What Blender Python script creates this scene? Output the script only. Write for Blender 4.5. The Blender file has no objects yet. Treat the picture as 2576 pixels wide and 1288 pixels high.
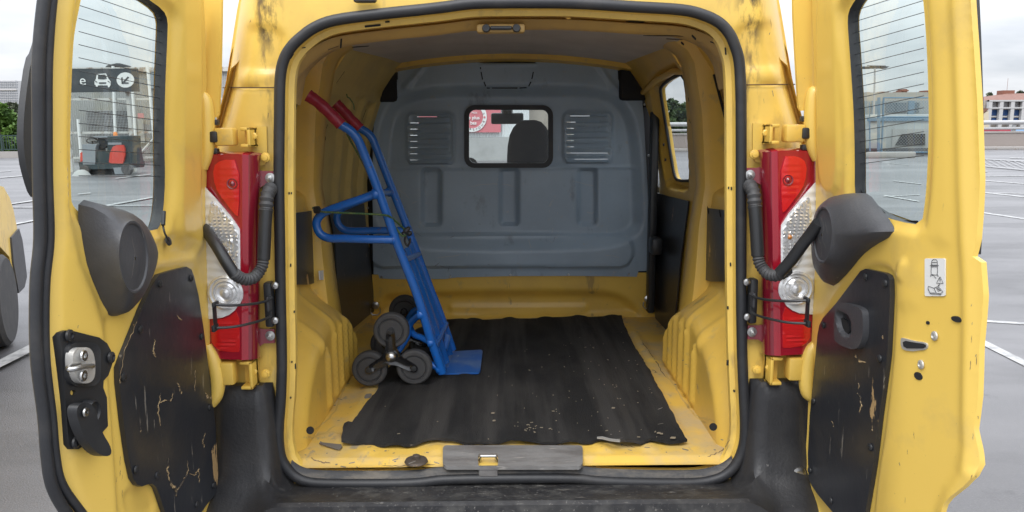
import bpy, bmesh, math, random
import numpy as np
from mathutils import Vector, Matrix
from mathutils.geometry import delaunay_2d_cdt
random.seed(7); np.random.seed(7)
C = bpy.context.scene.collection
S = bpy.context.scene
rad = math.radians
# ---------------------------------------------------------------- camera
F = 1924.0                                    # focal length in units of a 2576-wide picture
CAM = np.array([-0.01, -2.0, 1.5])
_p, _y, _r = rad(9.4), rad(-0.36), rad(0.35)
FW = np.array([-math.sin(_y)*math.cos(_p), math.cos(_y)*math.cos(_p), -math.sin(_p)])
R0 = np.array([math.cos(_y), math.sin(_y), 0.0]); U0 = np.cross(R0, FW)
RT = R0*math.cos(_r) - U0*math.sin(_r); UP = U0*math.cos(_r) + R0*math.sin(_r)
cd = bpy.data.cameras.new('camera'); cam = bpy.data.objects.new('camera', cd); C.objects.link(cam)
cd.sensor_width = 36; cd.lens = 36*F/2576; cd.clip_start = .02; cd.clip_end = 3000
m = Matrix.Identity(4)
for i in range(3):
    m[i][0] = RT[i]; m[i][1] = UP[i]; m[i][2] = -FW[i]; m[i][3] = CAM[i]
cam.matrix_world = m; S.camera = cam
# ---------------------------------------------------------------- world: overcast sky, soft sun
w = bpy.data.worlds.new('World'); S.world = w; w.use_nodes = True
nt = w.node_tree; nt.nodes.clear()
def N(t, typ, **k):
    n = t.nodes.new(typ)
    for a, b in k.items(): setattr(n, a, b)
    return n
SUN_EL, SUN_ROT = rad(52), rad(200)
sky = N(nt, 'ShaderNodeTexSky', sky_type='NISHITA', sun_disc=False, sun_elevation=SUN_EL, sun_rotation=SUN_ROT)
tc = N(nt, 'ShaderNodeTexCoord'); sep = N(nt, 'ShaderNodeSeparateXYZ'); nt.links.new(tc.outputs['Generated'], sep.inputs[0])
mz = N(nt, 'ShaderNodeMath', operation='MAXIMUM'); nt.links.new(sep.outputs[2], mz.inputs[0]); mz.inputs[1].default_value = 0
az = N(nt, 'ShaderNodeMath', operation='ADD'); nt.links.new(mz.outputs[0], az.inputs[0]); az.inputs[1].default_value = .16
dv = N(nt, 'ShaderNodeVectorMath', operation='DIVIDE'); cb = N(nt, 'ShaderNodeCombineXYZ')
for i in range(3): nt.links.new(az.outputs[0], cb.inputs[i])
nt.links.new(tc.outputs['Generated'], dv.inputs[0]); nt.links.new(cb.outputs[0], dv.inputs[1])
no = N(nt, 'ShaderNodeTexNoise'); no.inputs['Scale'].default_value = 1.1; no.inputs['Detail'].default_value = 5; no.inputs['Roughness'].default_value = .5
nt.links.new(dv.outputs[0], no.inputs['Vector'])
cr = N(nt, 'ShaderNodeValToRGB'); cr.color_ramp.elements[0].position = .36; cr.color_ramp.elements[0].color = (7.2, 7.6, 8.3, 1)
cr.color_ramp.elements[1].position = .62; cr.color_ramp.elements[1].color = (10.5, 10.7, 11.2, 1)
nt.links.new(no.outputs[0], cr.inputs[0])
mx = N(nt, 'ShaderNodeMix', data_type='RGBA'); mx.inputs[0].default_value = .9
nt.links.new(sky.outputs[0], mx.inputs[6]); nt.links.new(cr.outputs[0], mx.inputs[7])
bg = N(nt, 'ShaderNodeBackground'); bg.inputs[1].default_value = .1
gr = N(nt, 'ShaderNodeMapRange'); gr.inputs[1].default_value = 0; gr.inputs[2].default_value = 1; gr.inputs[3].default_value = .43; gr.inputs[4].default_value = 1.9
nt.links.new(mz.outputs[0], gr.inputs[0])                      # an overcast sky is brighter overhead than at the horizon
vm = N(nt, 'ShaderNodeVectorMath', operation='SCALE'); nt.links.new(mx.outputs[2], vm.inputs[0]); nt.links.new(gr.outputs[0], vm.inputs['Scale'])
nt.links.new(vm.outputs[0], bg.inputs[0]); wo = N(nt, 'ShaderNodeOutputWorld'); nt.links.new(bg.outputs[0], wo.inputs[0])
sl = bpy.data.lights.new('sun', 'SUN'); so = bpy.data.objects.new('sun', sl); C.objects.link(so)
sl.energy = .9; sl.angle = rad(25); sl.color = (1, .97, .92)
_a = SUN_ROT
sd = Vector((math.sin(_a)*math.cos(SUN_EL), math.cos(_a)*math.cos(SUN_EL), math.sin(SUN_EL)))
so.rotation_euler = sd.to_track_quat('Z', 'Y').to_euler()
S.view_settings.view_transform = 'Standard'; S.view_settings.look = 'None'; S.view_settings.gamma = 1
S.view_settings.use_curve_mapping = False; S.view_settings.exposure = 0.95
S.cycles.max_bounces = 10; S.cycles.diffuse_bounces = 6; S.cycles.transparent_max_bounces = 16
S.cycles.use_denoising = True
# ---------------------------------------------------------------- sight lines
def ray(u, v): return FW + (u-1288)/F*RT - (v-644)/F*UP
def on(ax, u, v, c):
    d = ray(u, v); return CAM + d*((c-CAM[ax])/d[ax])
def oY(u, v, y): return on(1, u, v, y)
def oZ(u, v, z): return on(2, u, v, z)
def oX(u, v, x): return on(0, u, v, x)
def onf(ax, f, u, v):                          # where a sight line meets the surface axis = f(other two)
    o = [i for i in range(3) if i != ax]
    c = f(1.0, 1.0) if ax == 0 else f(0.3, .9)
    for _ in range(14):
        p = on(ax, u, v, c); c = .5*c + .5*float(f(p[o[0]], p[o[1]]))
    p = on(ax, u, v, c); return p
def tr(ax, f, pts):
    o = [i for i in range(3) if i != ax]
    if not callable(f):
        cc = f; f = lambda a, b: cc
    return [tuple(onf(ax, f, u, v)[o]) for u, v in pts]
def sm(pts, n=2, closed=True):                 # corner cutting
    for _ in range(n):
        q = []; L = len(pts)
        for i in range(L if closed else L-1):
            a, b = np.array(pts[i], float), np.array(pts[(i+1) % L], float)
            q += [tuple(a*.75+b*.25), tuple(a*.25+b*.75)]
        if not closed: q = [pts[0]]+q+[pts[-1]]
        pts = q
    return pts
def spl(pts, n=6):                             # catmull-rom through points (open)
    P = [np.array(p, float) for p in pts]; P = [2*P[0]-P[1]]+P+[2*P[-1]-P[-2]]; o = []
    for i in range(1, len(P)-2):
        for k in range(n):
            t = k/n; a, b, c, d = P[i-1:i+3]
            o.append(.5*((2*b)+(c-a)*t+(2*a-5*b+4*c-d)*t*t+(3*b-a-3*c+d)*t**3))
    o.append(P[-2]); return o
def ell(cx, cy, rx, ry, n=20, a0=0): return [(cx+rx*math.cos(a0+2*math.pi*i/n), cy+ry*math.sin(a0+2*math.pi*i/n)) for i in range(n)]
def rrect(x0, y0, x1, y1, r, n=4):
    o = []
    for cx, cy, a in ((x1-r, y1-r, 0), (x0+r, y1-r, 90), (x0+r, y0+r, 180), (x1-r, y0+r, 270)):
        for k in range(n+1): t = rad(a+90*k/n); o.append((cx+r*math.cos(t), cy+r*math.sin(t)))
    return o
def sdf(poly, P):
    P = np.asarray(P, float); A = np.asarray(poly, float); B = np.roll(A, -1, 0)
    d = np.full(len(P), 1e9); ins = np.zeros(len(P), bool)
    for a, b in zip(A, B):
        e = b-a; L = e@e
        if L < 1e-14: continue
        t = np.clip(((P-a)@e)/L, 0, 1); q = P-a-t[:, None]*e
        d = np.minimum(d, (q*q).sum(1))
        if a[1] != b[1]:
            c = (a[1] > P[:, 1]) != (b[1] > P[:, 1])
            ins ^= c & (P[:, 0] < (b[0]-a[0])*(P[:, 1]-a[1])/(b[1]-a[1])+a[0])
    d = np.sqrt(d); return np.where(ins, -d, d)
# ---------------------------------------------------------------- mesh builder
class MB:
    def __init__(s): s.v = []; s.f = []; s.m = []; s.s = []
    def add(s, vs, fs, mi=0, smooth=True):
        o = len(s.v); s.v += [tuple(map(float, p)) for p in vs]
        for f in fs: s.f.append([o+i for i in f]); s.m.append(mi); s.s.append(smooth)
        return s
    def box(s, a, b, mi=0, bev=0):
        x0, y0, z0 = np.minimum(a, b); x1, y1, z1 = np.maximum(a, b)
        if bev <= 0:
            vs = [(x, y, z) for z in (z0, z1) for y in (y0, y1) for x in (x0, x1)]
            s.add(vs, [(0, 2, 3, 1), (4, 5, 7, 6), (0, 1, 5, 4), (2, 6, 7, 3), (0, 4, 6, 2), (1, 3, 7, 5)], mi, False)
        else:
            bev = min(bev, .45*(x1-x0), .45*(y1-y0), .45*(z1-z0))
            bm = bmesh.new(); bmesh.ops.create_cube(bm, size=1)
            for q in bm.verts: q.co = Vector(((x0+x1)/2+q.co.x*(x1-x0), (y0+y1)/2+q.co.y*(y1-y0), (z0+z1)/2+q.co.z*(z1-z0)))
            bmesh.ops.bevel(bm, geom=list(bm.edges), offset=bev, segments=2, affect='EDGES', profile=.5)
            bm.verts.index_update(); s.add([q.co for q in bm.verts], [[q.index for q in f.verts] for f in bm.faces], mi, True); bm.free()
        return s
    def tube(s, path, r, n=10, mi=0, closed=False, cap=True, sx=1):
        P = [np.array(p, float) for p in path]; L = len(P); rs = r if hasattr(r, '__len__') else [r]*L
        vs = []; prev = None
        for i in range(L):
            a = P[(i-1) % L] if (i or closed) else P[0]; b = P[(i+1) % L] if (i < L-1 or closed) else P[-1]
            t = b-a; t = t/(np.linalg.norm(t)+1e-12)
            if prev is None:
                h = np.array([0, 0, 1.]) if abs(t[2]) < .8 else np.array([0, 1., 0]); x = np.cross(h, t)
            else: x = prev-t*(prev@t)
            x /= np.linalg.norm(x)+1e-12; y = np.cross(t, x); prev = x
            for k in range(n):
                q = 2*math.pi*k/n; vs.append(P[i]+rs[i]*(sx*math.cos(q)*x+math.sin(q)*y))
        fs = []
        for i in range(L if closed else L-1):
            j = (i+1) % L
            for k in range(n): fs.append((i*n+k, i*n+(k+1) % n, j*n+(k+1) % n, j*n+k))
        s.add(vs, fs, mi)
        if cap and not closed:
            s.add(vs[:n], [list(range(n))[::-1]], mi, False); s.add(vs[-n:], [list(range(n))], mi, False)
        return s
    def lathe(s, prof, c, axis, n=24, mi=0, smooth=True):      # prof: (r, h) along axis
        ax = np.array(axis, float); ax /= np.linalg.norm(ax); h = np.array([0, 0, 1.]) if abs(ax[2]) < .8 else np.array([1., 0, 0])
        x = np.cross(h, ax); x /= np.linalg.norm(x); y = np.cross(ax, x); c = np.array(c, float)
        vs = [c+ax*q+r*(math.cos(2*math.pi*k/n)*x+math.sin(2*math.pi*k/n)*y) for r, q in prof for k in range(n)]
        fs = [(i*n+k, i*n+(k+1) % n, (i+1)*n+(k+1) % n, (i+1)*n+k) for i in range(len(prof)-1) for k in range(n)]
        s.add(vs, fs, mi, smooth)
        s.add(vs[:n], [list(range(n))[::-1]], mi, False); s.add(vs[-n:], [list(range(n))], mi, False)
        return s
    def loft(s, rings, mi=0, closed=False, caps=False, smooth=True):
        n = len(rings[0]); vs = [p for r in rings for p in r]; fs = []
        for i in range(len(rings)-1):
            for k in range(n if closed else n-1): fs.append((i*n+k, i*n+(k+1) % n, (i+1)*n+(k+1) % n, (i+1)*n+k))
        s.add(vs, fs, mi, smooth)
        if caps: s.add(rings[0], [list(range(n))[::-1]], mi, False); s.add(rings[-1], [list(range(n))], mi, False)
        return s
    def prism(s, poly, d, mi=0, smooth=False):                # polygon of 3D points pushed along vector d
        n = len(poly); P = [np.array(p, float) for p in poly]; Q = [p+np.array(d, float) for p in P]
        s.add(P+Q, [(i, (i+1) % n, n+(i+1) % n, n+i) for i in range(n)], mi, smooth)
        s.add(P, [list(range(n))[::-1]], mi, False); s.add(Q, [list(range(n))], mi, False); return s
    def sheet(s, ax, f, outline, holes=(), feats=(), res=.012, sgn=1, rim=0, hrim=None, mi=0, hmi=None, bump=None):
        o = [i for i in range(3) if i != ax]
        if not callable(f):
            cc = f; f = lambda a, b: cc+0*a
        def dens(p):
            q = []; L = len(p)
            for i in range(L):
                a, b = np.array(p[i]), np.array(p[(i+1) % L]); k = max(1, int(np.linalg.norm(b-a)/(res*1.2)))
                q += [a+(b-a)*t/k for t in range(k)]
            return q
        loops = [dens(outline)]+[dens(h) for h in holes]
        A = np.array(loops[0]); lo, hi = A.min(0), A.max(0)
        gx = np.arange(lo[0]+res/2, hi[0], res); gy = np.arange(lo[1]+res/2, hi[1], res*.87)
        G = np.array([(x+(res/2 if j % 2 else 0), y) for j, y in enumerate(gy) for x in gx]).reshape(-1, 2)
        keep = sdf(outline, G) < -.45*res
        for h in holes: keep &= sdf(h, G) > .45*res
        G = G[keep]; pts = []; edges = []; lidx = []
        for L in loops:
            b = len(pts); pts += [Vector(p) for p in L]; edges += [(b+i, b+(i+1) % len(L)) for i in range(len(L))]
            lidx.append((b, len(L)))
        nb = len(pts); pts += [Vector(p) for p in G]
        V, _, T, ov, _, _ = delaunay_2d_cdt(pts, edges, [], 0, 1e-7)
        V = np.array([(p.x, p.y) for p in V]); T = [t for t in T if len(t) == 3]; T = np.array([list(t) for t in T])
        cen = V[T].mean(1); k = sdf(outline, cen) < 0
        for h in holes: k &= sdf(h, cen) > 0
        T = T[k]
        H = np.zeros(len(V))
        for ft in feats:
            poly, dep, wd = ft[:3]; d = sdf(poly, V); t = np.clip(.5-d/wd, 0, 1); H += dep*t*t*(3-2*t)
        if bump: H += bump(V[:, 0], V[:, 1])
        base = np.array([f(a, b) for a, b in V], float)+sgn*H
        P = np.zeros((len(V), 3)); P[:, o[0]] = V[:, 0]; P[:, o[1]] = V[:, 1]; P[:, ax] = base
        # orientation: normal should point along sgn*axis
        e1 = P[T[:, 1]]-P[T[:, 0]]; e2 = P[T[:, 2]]-P[T[:, 0]]; nn = np.cross(e1, e2)[:, ax]
        T = np.where((nn*sgn > 0)[:, None], T, T[:, ::-1])
        s.add(P, T.tolist(), mi)
        if rim or hrim:
            inv = {}
            for i, src in enumerate(ov):
                for q in src: inv[q] = i
            for li, (b, L) in enumerate(lidx):
                rr = rim if li == 0 else (rim if hrim is None else hrim)
                if not rr: continue
                idx = [inv.get(b+i) for i in range(L)]
                if None in idx: continue
                top = P[idx]; bot = top.copy(); bot[:, ax] -= sgn*rr
                s.add(list(top)+list(bot), [(i, (i+1) % L, L+(i+1) % L, L+i) for i in range(L)], mi if hmi is None or li == 0 else hmi, True)
        return s
    def mirror(s):
        q = MB(); q.v = [(-x, y, z) for x, y, z in s.v]; q.f = [f[::-1] for f in s.f]; q.m = list(s.m); q.s = list(s.s); return q
    def join(s, o, off=(0, 0, 0)):
        b = len(s.v); s.v += [(x+off[0], y+off[1], z+off[2]) for x, y, z in o.v]; s.f += [[b+i for i in f] for f in o.f]; s.m += o.m; s.s += o.s; return s
    def build(s, name, mats, parent=None, fix=False, origin=None):
        me = bpy.data.meshes.new(name); V = s.v
        if origin is not None: V = [(x-origin[0], y-origin[1], z-origin[2]) for x, y, z in V]
        me.from_pydata(V, [], s.f)
        for mt in (mats if isinstance(mats, (list, tuple)) else [mats]): me.materials.append(mt)
        me.polygons.foreach_set('material_index', s.m); me.polygons.foreach_set('use_smooth', s.s)
        me.update()
        if fix:
            bm = bmesh.new(); bm.from_mesh(me); bmesh.ops.recalc_face_normals(bm, faces=bm.faces); bm.to_mesh(me); bm.free()
        ob = bpy.data.objects.new(name, me); C.objects.link(ob)
        if origin is not None: ob.location = origin
        ob.location = Vector(origin or (0, 0, 0))
        if parent: ob.parent = parent; ob.location = Vector(origin or (0, 0, 0))-world_loc(parent)
        try: me.set_sharp_from_angle(angle=rad(38))
        except Exception: pass
        return ob
def world_loc(o):
    l = Vector((0, 0, 0))
    while o: l += o.location; o = o.parent
    return l
def tag(o, label=None, cat=None, group=None, kind=None):
    for k, v in (('label', label), ('category', cat), ('group', group), ('kind', kind)):
        if v: o[k] = v
    return o
def empty(name, loc, label, cat, group=None):
    o = bpy.data.objects.new(name, None); C.objects.link(o); o.location = loc; o.empty_display_size = .1
    return tag(o, label, cat, group)
# ---------------------------------------------------------------- materials
def mat(name, col, rough=.5, metal=0, col2=None, ns=6, lo=.45, hi=.65, bump=0, bs=60, coat=0, det=6, stretch=None, rough2=None, layers=(), spec=None):
    M = bpy.data.materials.new(name); M.use_nodes = True; t = M.node_tree; L = t.links
    b = t.nodes['Principled BSDF']; b.inputs['Roughness'].default_value = rough; b.inputs['Metallic'].default_value = metal
    if spec is not None: b.inputs['Specular IOR Level'].default_value = spec
    if coat: b.inputs['Coat Weight'].default_value = coat; b.inputs['Coat Roughness'].default_value = .12
    c4 = lambda c: (c[0], c[1], c[2], 1)
    b.inputs['Base Color'].default_value = c4(col); cur = None
    co = N(t, 'ShaderNodeTexCoord')
    def noise(scale, st=None, detail=6, seed=0):
        mp = N(t, 'ShaderNodeMapping'); L.new(co.outputs['Object'], mp.inputs[0]); mp.inputs[3].default_value = st or (1, 1, 1); mp.inputs[1].default_value = (seed, seed*1.7, seed*.3)
        n = N(t, 'ShaderNodeTexNoise'); n.inputs['Scale'].default_value = scale; n.inputs['Detail'].default_value = detail; n.inputs['Roughness'].default_value = .6
        L.new(mp.outputs[0], n.inputs['Vector']); return n
    lay = list(layers)
    if col2: lay.insert(0, dict(col=col2, ns=ns, lo=lo, hi=hi, st=stretch, amt=1))
    for i, l in enumerate(lay):
        n = noise(l.get('ns', 6), l.get('st'), l.get('det', det), i*3.1+l.get('seed', 0))
        r = N(t, 'ShaderNodeMapRange'); r.inputs[1].default_value = l.get('lo', .45); r.inputs[2].default_value = l.get('hi', .65); r.inputs[4].default_value = l.get('amt', 1)
        L.new(n.outputs[0], r.inputs[0]); fac = r.outputs[0]
        for (axis, a0, a1) in l.get('box', ()):      # limit the stain to a zone of the object
            sp = N(t, 'ShaderNodeSeparateXYZ'); L.new(co.outputs['Object'], sp.inputs[0])
            src = sp.outputs[axis]
            if l.get('absx') and axis == 0:
                ab = N(t, 'ShaderNodeMath', operation='ABSOLUTE'); L.new(src, ab.inputs[0]); src = ab.outputs[0]
            r2 = N(t, 'ShaderNodeMapRange'); r2.inputs[1].default_value = a0; r2.inputs[2].default_value = a1; L.new(src, r2.inputs[0])
            mu = N(t, 'ShaderNodeMath', operation='MULTIPLY'); L.new(fac, mu.inputs[0]); L.new(r2.outputs[0], mu.inputs[1]); fac = mu.outputs[0]
        x = N(t, 'ShaderNodeMix', data_type='RGBA'); L.new(fac, x.inputs[0])
        if cur is None: x.inputs[6].default_value = c4(col)
        else: L.new(cur, x.inputs[6])
        x.inputs[7].default_value = c4(l['col']); cur = x.outputs[2]
        if i == 0 and rough2 is not None:
            rr = N(t, 'ShaderNodeMapRange'); rr.inputs[3].default_value = rough; rr.inputs[4].default_value = rough2; L.new(fac, rr.inputs[0]); L.new(rr.outputs[0], b.inputs['Roughness'])
    if cur: L.new(cur, b.inputs['Base Color'])
    if bump:
        n = noise(bs, None, 4, 9); bp = N(t, 'ShaderNodeBump'); bp.inputs['Strength'].default_value = bump; bp.inputs['Distance'].default_value = .01
        L.new(n.outputs[0], bp.inputs['Height']); L.new(bp.outputs[0], b.inputs['Normal'])
    return M
def glassmat(name, tint, ior=1.5, dirt=.0):
    M = bpy.data.materials.new(name); M.use_nodes = True; t = M.node_tree; t.nodes.clear(); L = t.links
    tp = N(t, 'ShaderNodeBsdfTransparent'); tp.inputs[0].default_value = (*tint, 1)
    gl = N(t, 'ShaderNodeBsdfGlossy'); gl.inputs['Roughness'].default_value = .01
    fr = N(t, 'ShaderNodeFresnel'); fr.inputs[0].default_value = ior
    mx = N(t, 'ShaderNodeMixShader'); L.new(fr.outputs[0], mx.inputs[0]); L.new(tp.outputs[0], mx.inputs[1]); L.new(gl.outputs[0], mx.inputs[2])
    out = mx
    if dirt:
        df = N(t, 'ShaderNodeBsdfDiffuse'); df.inputs[0].default_value = (.75, .75, .72, 1)
        n = N(t, 'ShaderNodeTexNoise'); n.inputs['Scale'].default_value = 30; n.inputs['Detail'].default_value = 8
        co = N(t, 'ShaderNodeTexCoord'); L.new(co.outputs['Object'], n.inputs['Vector'])
        r = N(t, 'ShaderNodeMapRange'); r.inputs[1].default_value = .45; r.inputs[2].default_value = .8; r.inputs[4].default_value = dirt; L.new(n.outputs[0], r.inputs[0])
        m2 = N(t, 'ShaderNodeMixShader'); L.new(r.outputs[0], m2.inputs[0]); L.new(mx.outputs[0], m2.inputs[1]); L.new(df.outputs[0], m2.inputs[2]); out = m2
    o = N(t, 'ShaderNodeOutputMaterial'); L.new(out.outputs[0], o.inputs[0]); return M
YE = (.79, .54, .112); YD = (.74, .49, .095)
GR = dict(col=(.20, .15, .09), ns=5, lo=.60, hi=.80, amt=.30)
M_yel = mat('yellow_paint', YE, .34, coat=.35, layers=(dict(col=YD, ns=2.5, lo=.35, hi=.7, amt=.5), dict(col=(.36, .27, .14), ns=6, lo=.56, hi=.78, amt=.35), dict(col=(.22, .17, .11), ns=26, lo=.68, hi=.72, amt=.45, st=(1, 1, .2)), dict(col=(.10, .07, .05), ns=150, lo=.71, hi=.735, amt=.7)), bump=.05, bs=8)
M_ybody = mat('yellow_body_paint', YE, .38, coat=.3, layers=(dict(col=(.52, .33, .09), ns=5, lo=.45, hi=.75, amt=.5),
        dict(col=(.30, .20, .09), ns=20, lo=.55, hi=.7, amt=.5, st=(1, 1, .35)),
        dict(col=(.035, .025, .025), ns=26, lo=.42, hi=.54, amt=.9, st=(1, 1, .45), box=((2, 1.685, 1.74), (0, .565, .60), (0, .655, .625)), absx=1),
        dict(col=(.10, .07, .05), ns=30, lo=.48, hi=.6, amt=.7, st=(1, 1, .3), box=((2, 1.42, 1.62), (0, .595, .61), (0, .65, .63)), absx=1)), bump=.04, bs=8)
M_yin = mat('yellow_inner_paint', (.76, .49, .085), .42, coat=.15, layers=(dict(col=(.45, .29, .10), ns=4, lo=.45, hi=.75, amt=.45), dict(col=(.30, .25, .17), ns=14, lo=.60, hi=.75, amt=.5), dict(col=(.16, .12, .08), ns=9, lo=.66, hi=.70, amt=.5, st=(1, 1, .25)), dict(col=(.12, .09, .06), ns=110, lo=.69, hi=.72, amt=.7)), bump=.09, bs=9)
M_ydull = mat('dull_yellow_paint', (.50, .32, .10), .5, layers=(dict(col=(.34, .22, .09), ns=5, lo=.4, hi=.7, amt=.7), dict(col=(.2, .15, .1), ns=26, lo=.6, hi=.72, amt=.4)), bump=.08, bs=30)  # duller, browner yellow for the outer skin, header rail and its bracket
M_yfl = mat('yellow_floor_paint', (.76, .50, .10), .42, layers=(dict(col=(.46, .38, .27), ns=6, lo=.44, hi=.66, amt=.7), dict(col=(.26, .24, .22), ns=22, lo=.60, hi=.68, amt=.7, st=(1, .5, 1)), dict(col=(.16, .13, .10), ns=90, lo=.66, hi=.72, amt=.7)), bump=.12, bs=30)
M_rub = mat('black_rubber', (.022, .023, .026), .5, layers=(dict(col=(.07, .065, .06), ns=12, lo=.5, hi=.8, amt=.5),), bump=.05, bs=80)
M_rubd = mat('dusty_rubber', (.04, .04, .042), .6, layers=(dict(col=(.20, .17, .13), ns=9, lo=.45, hi=.7, amt=.7, st=(1, 3, 3)),), bump=.2, bs=120)
_bz = ((0, .66, .48), (2, .575, .545), (2, .485, .505))
M_bump = mat('black_bumper_plastic', (.020, .020, .022), .42, layers=(dict(col=(.06, .058, .055), ns=6, lo=.45, hi=.8, amt=.5), dict(col=(.085, .083, .078), ns=22, lo=.46, hi=.66, amt=.75, box=_bz, absx=1), dict(col=(.40, .38, .35), ns=130, lo=.62, hi=.68, amt=.55, box=_bz, absx=1), dict(col=(.34, .32, .29), ns=34, lo=.65, hi=.68, amt=.45, st=(.5, 2, 1), box=_bz, absx=1), dict(col=(.30, .25, .17), ns=5, lo=.52, hi=.70, amt=.45, box=((0, .40, .2), (2, .535, .525), (2, .485, .505)), absx=1), dict(col=(.22, .21, .20), ns=60, lo=.70, hi=.72, amt=.5, st=(1, 1, .4))), bump=.12, bs=120)
M_step = mat('scuffed_bumper_step', (.032, .032, .031), .6, layers=(dict(col=(.09, .087, .08), ns=16, lo=.48, hi=.68, amt=.7), dict(col=(.42, .40, .37), ns=55, lo=.60, hi=.635, amt=.8, st=(.45, 1, 1)), dict(col=(.30, .25, .17), ns=5, lo=.55, hi=.75, amt=.3, st=(1, 3, 1))), bump=.4, bs=90)
M_hard = mat('black_hardboard', (.022, .024, .029), .33, layers=(dict(col=(.055, .05, .045), ns=5, lo=.5, hi=.75, amt=.6), dict(col=(.50, .33, .15), ns=9, lo=.655, hi=.668, amt=.9, st=(1, 1, .38), det=9), dict(col=(.22, .20, .17), ns=42, lo=.665, hi=.69, amt=.8, st=(1, 1.6, .18))), bump=.06, bs=40)
M_part = mat('grey_bulkhead_paint', (.33, .42, .51), .34, layers=(dict(col=(.25, .32, .40), ns=3, lo=.4, hi=.7, amt=.7), dict(col=(.42, .45, .47), ns=60, lo=.68, hi=.70, amt=.7, st=(1, 1, .4)), dict(col=(.12, .13, .14), ns=11, lo=.60, hi=.72, amt=.5, st=(1, 1, .5)), dict(col=(.40, .36, .28), ns=24, lo=.66, hi=.70, amt=.35)), bump=.05, bs=25)
M_ceil = mat('grey_roof_liner', (.58, .54, .52), .7, layers=(dict(col=(.44, .41, .395), ns=4, lo=.4, hi=.7, amt=.8),), bump=.1, bs=60)
M_carp = mat('black_carpet', (.023, .023, .024), .95, spec=.2, layers=(dict(col=(.050, .048, .046), ns=7, lo=.42, hi=.72, amt=.8, st=(1, .45, 1)), dict(col=(.075, .071, .068), ns=9, lo=.47, hi=.62, amt=.65, st=(1, .06, 1), seed=4), dict(col=(.05, .047, .043), ns=170, lo=.58, hi=.72, amt=.7), dict(col=(.25, .22, .18), ns=95, lo=.735, hi=.75, amt=.8)), bump=.9, bs=260)
M_blk = mat('black_plastic', (.02, .021, .023), .42, layers=(dict(col=(.05, .05, .05), ns=12, lo=.5, hi=.8, amt=.5),), bump=.04, bs=200)
M_dgry = mat('dark_grey_plastic', (.05, .051, .056), .52, layers=(dict(col=(.085, .085, .088), ns=10, lo=.45, hi=.75, amt=.6), dict(col=(.22, .2, .17), ns=34, lo=.70, hi=.73, amt=.7, st=(1, 1, .4))), bump=.12, bs=220)
M_sill = mat('worn_grey_sill', (.20, .195, .19), .5, layers=(dict(col=(.11, .10, .095), ns=12, lo=.4, hi=.65, amt=.8, st=(.6, 2, 1)), dict(col=(.34, .32, .29), ns=40, lo=.6, hi=.66, amt=.7, st=(.3, 2, 1))), bump=.2, bs=60)
M_steel = mat('zinc_steel', (.55, .55, .54), .32, 1, layers=(dict(col=(.35, .33, .30), ns=30, lo=.5, hi=.7, amt=.6),))
M_steelm = mat('matt_cast_metal', (.55, .54, .51), .5, .6, bump=.1, bs=150)
M_dark = mat('dark_cavity', (.012, .012, .013), .8)
M_star = mat('glossy_black_plate', (.012, .012, .013), .16, coat=.5)
M_blue = mat('blue_enamel', (.012, .135, .52), .27, coat=.4, layers=(dict(col=(.10, .09, .09), ns=45, lo=.66, hi=.69, amt=.8), dict(col=(.02, .12, .42), ns=10, lo=.5, hi=.75, amt=.5), dict(col=(.30, .34, .40), ns=60, lo=.69, hi=.72, amt=.5)))
M_bluew = mat('worn_blue_plate', (.015, .10, .36), .4, layers=(dict(col=(.12, .19, .33), ns=11, lo=.42, hi=.66, amt=.8), dict(col=(.35, .38, .42), ns=60, lo=.63, hi=.68, amt=.6, st=(1, .3, 1))))
M_grip = mat('red_grip_vinyl', (.36, .026, .055), .36, layers=(dict(col=(.25, .018, .035), ns=12, lo=.4, hi=.7, amt=.6),))
M_tyre = mat('grey_black_tyre', (.05, .05, .052), .7, layers=(dict(col=(.08, .078, .075), ns=14, lo=.45, hi=.7, amt=.6),), bump=.15, bs=120)
M_cord = mat('green_cord', (.03, .10, .04), .7, col2=(.12, .16, .05), ns=160, lo=.45, hi=.55)
M_white = mat('white_print', (.72, .72, .70), .5)
M_line = mat('white_road_paint', (.38, .38, .375), .6, col2=(.17, .17, .17), ns=10, lo=.46, hi=.66, bump=.1)
def lens(name, col, rough=.12, trans=.55, em=0):
    M = mat(name, col, rough, coat=.8, bump=.0); b = M.node_tree.nodes['Principled BSDF']; b.inputs['Specular IOR Level'].default_value = .6
    return M
M_redL = lens('red_lens', (.34, .008, .022)); M_redD = lens('dark_red_lens', (.20, .010, .022)); M_redB = lens('bright_red_lens', (.62, .012, .012), .25)
M_clr = mat('clear_lens_reflector', (.80, .81, .81), .3, .1, bump=.0, coat=.8)
M_chr = mat('chrome_reflector', (.80, .80, .80), .22, .55, coat=.5)
M_amb = mat('amber_bulb', (.55, .2, .04), .2, coat=.5)
M_glass = glassmat('green_tinted_glass', (.76, .84, .82), 1.65, .10)
M_glass2 = glassmat('clear_glass', (.88, .92, .92), 1.45, .04)
M_frit = mat('black_glass_border', (.012, .012, .013), .15)
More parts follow.
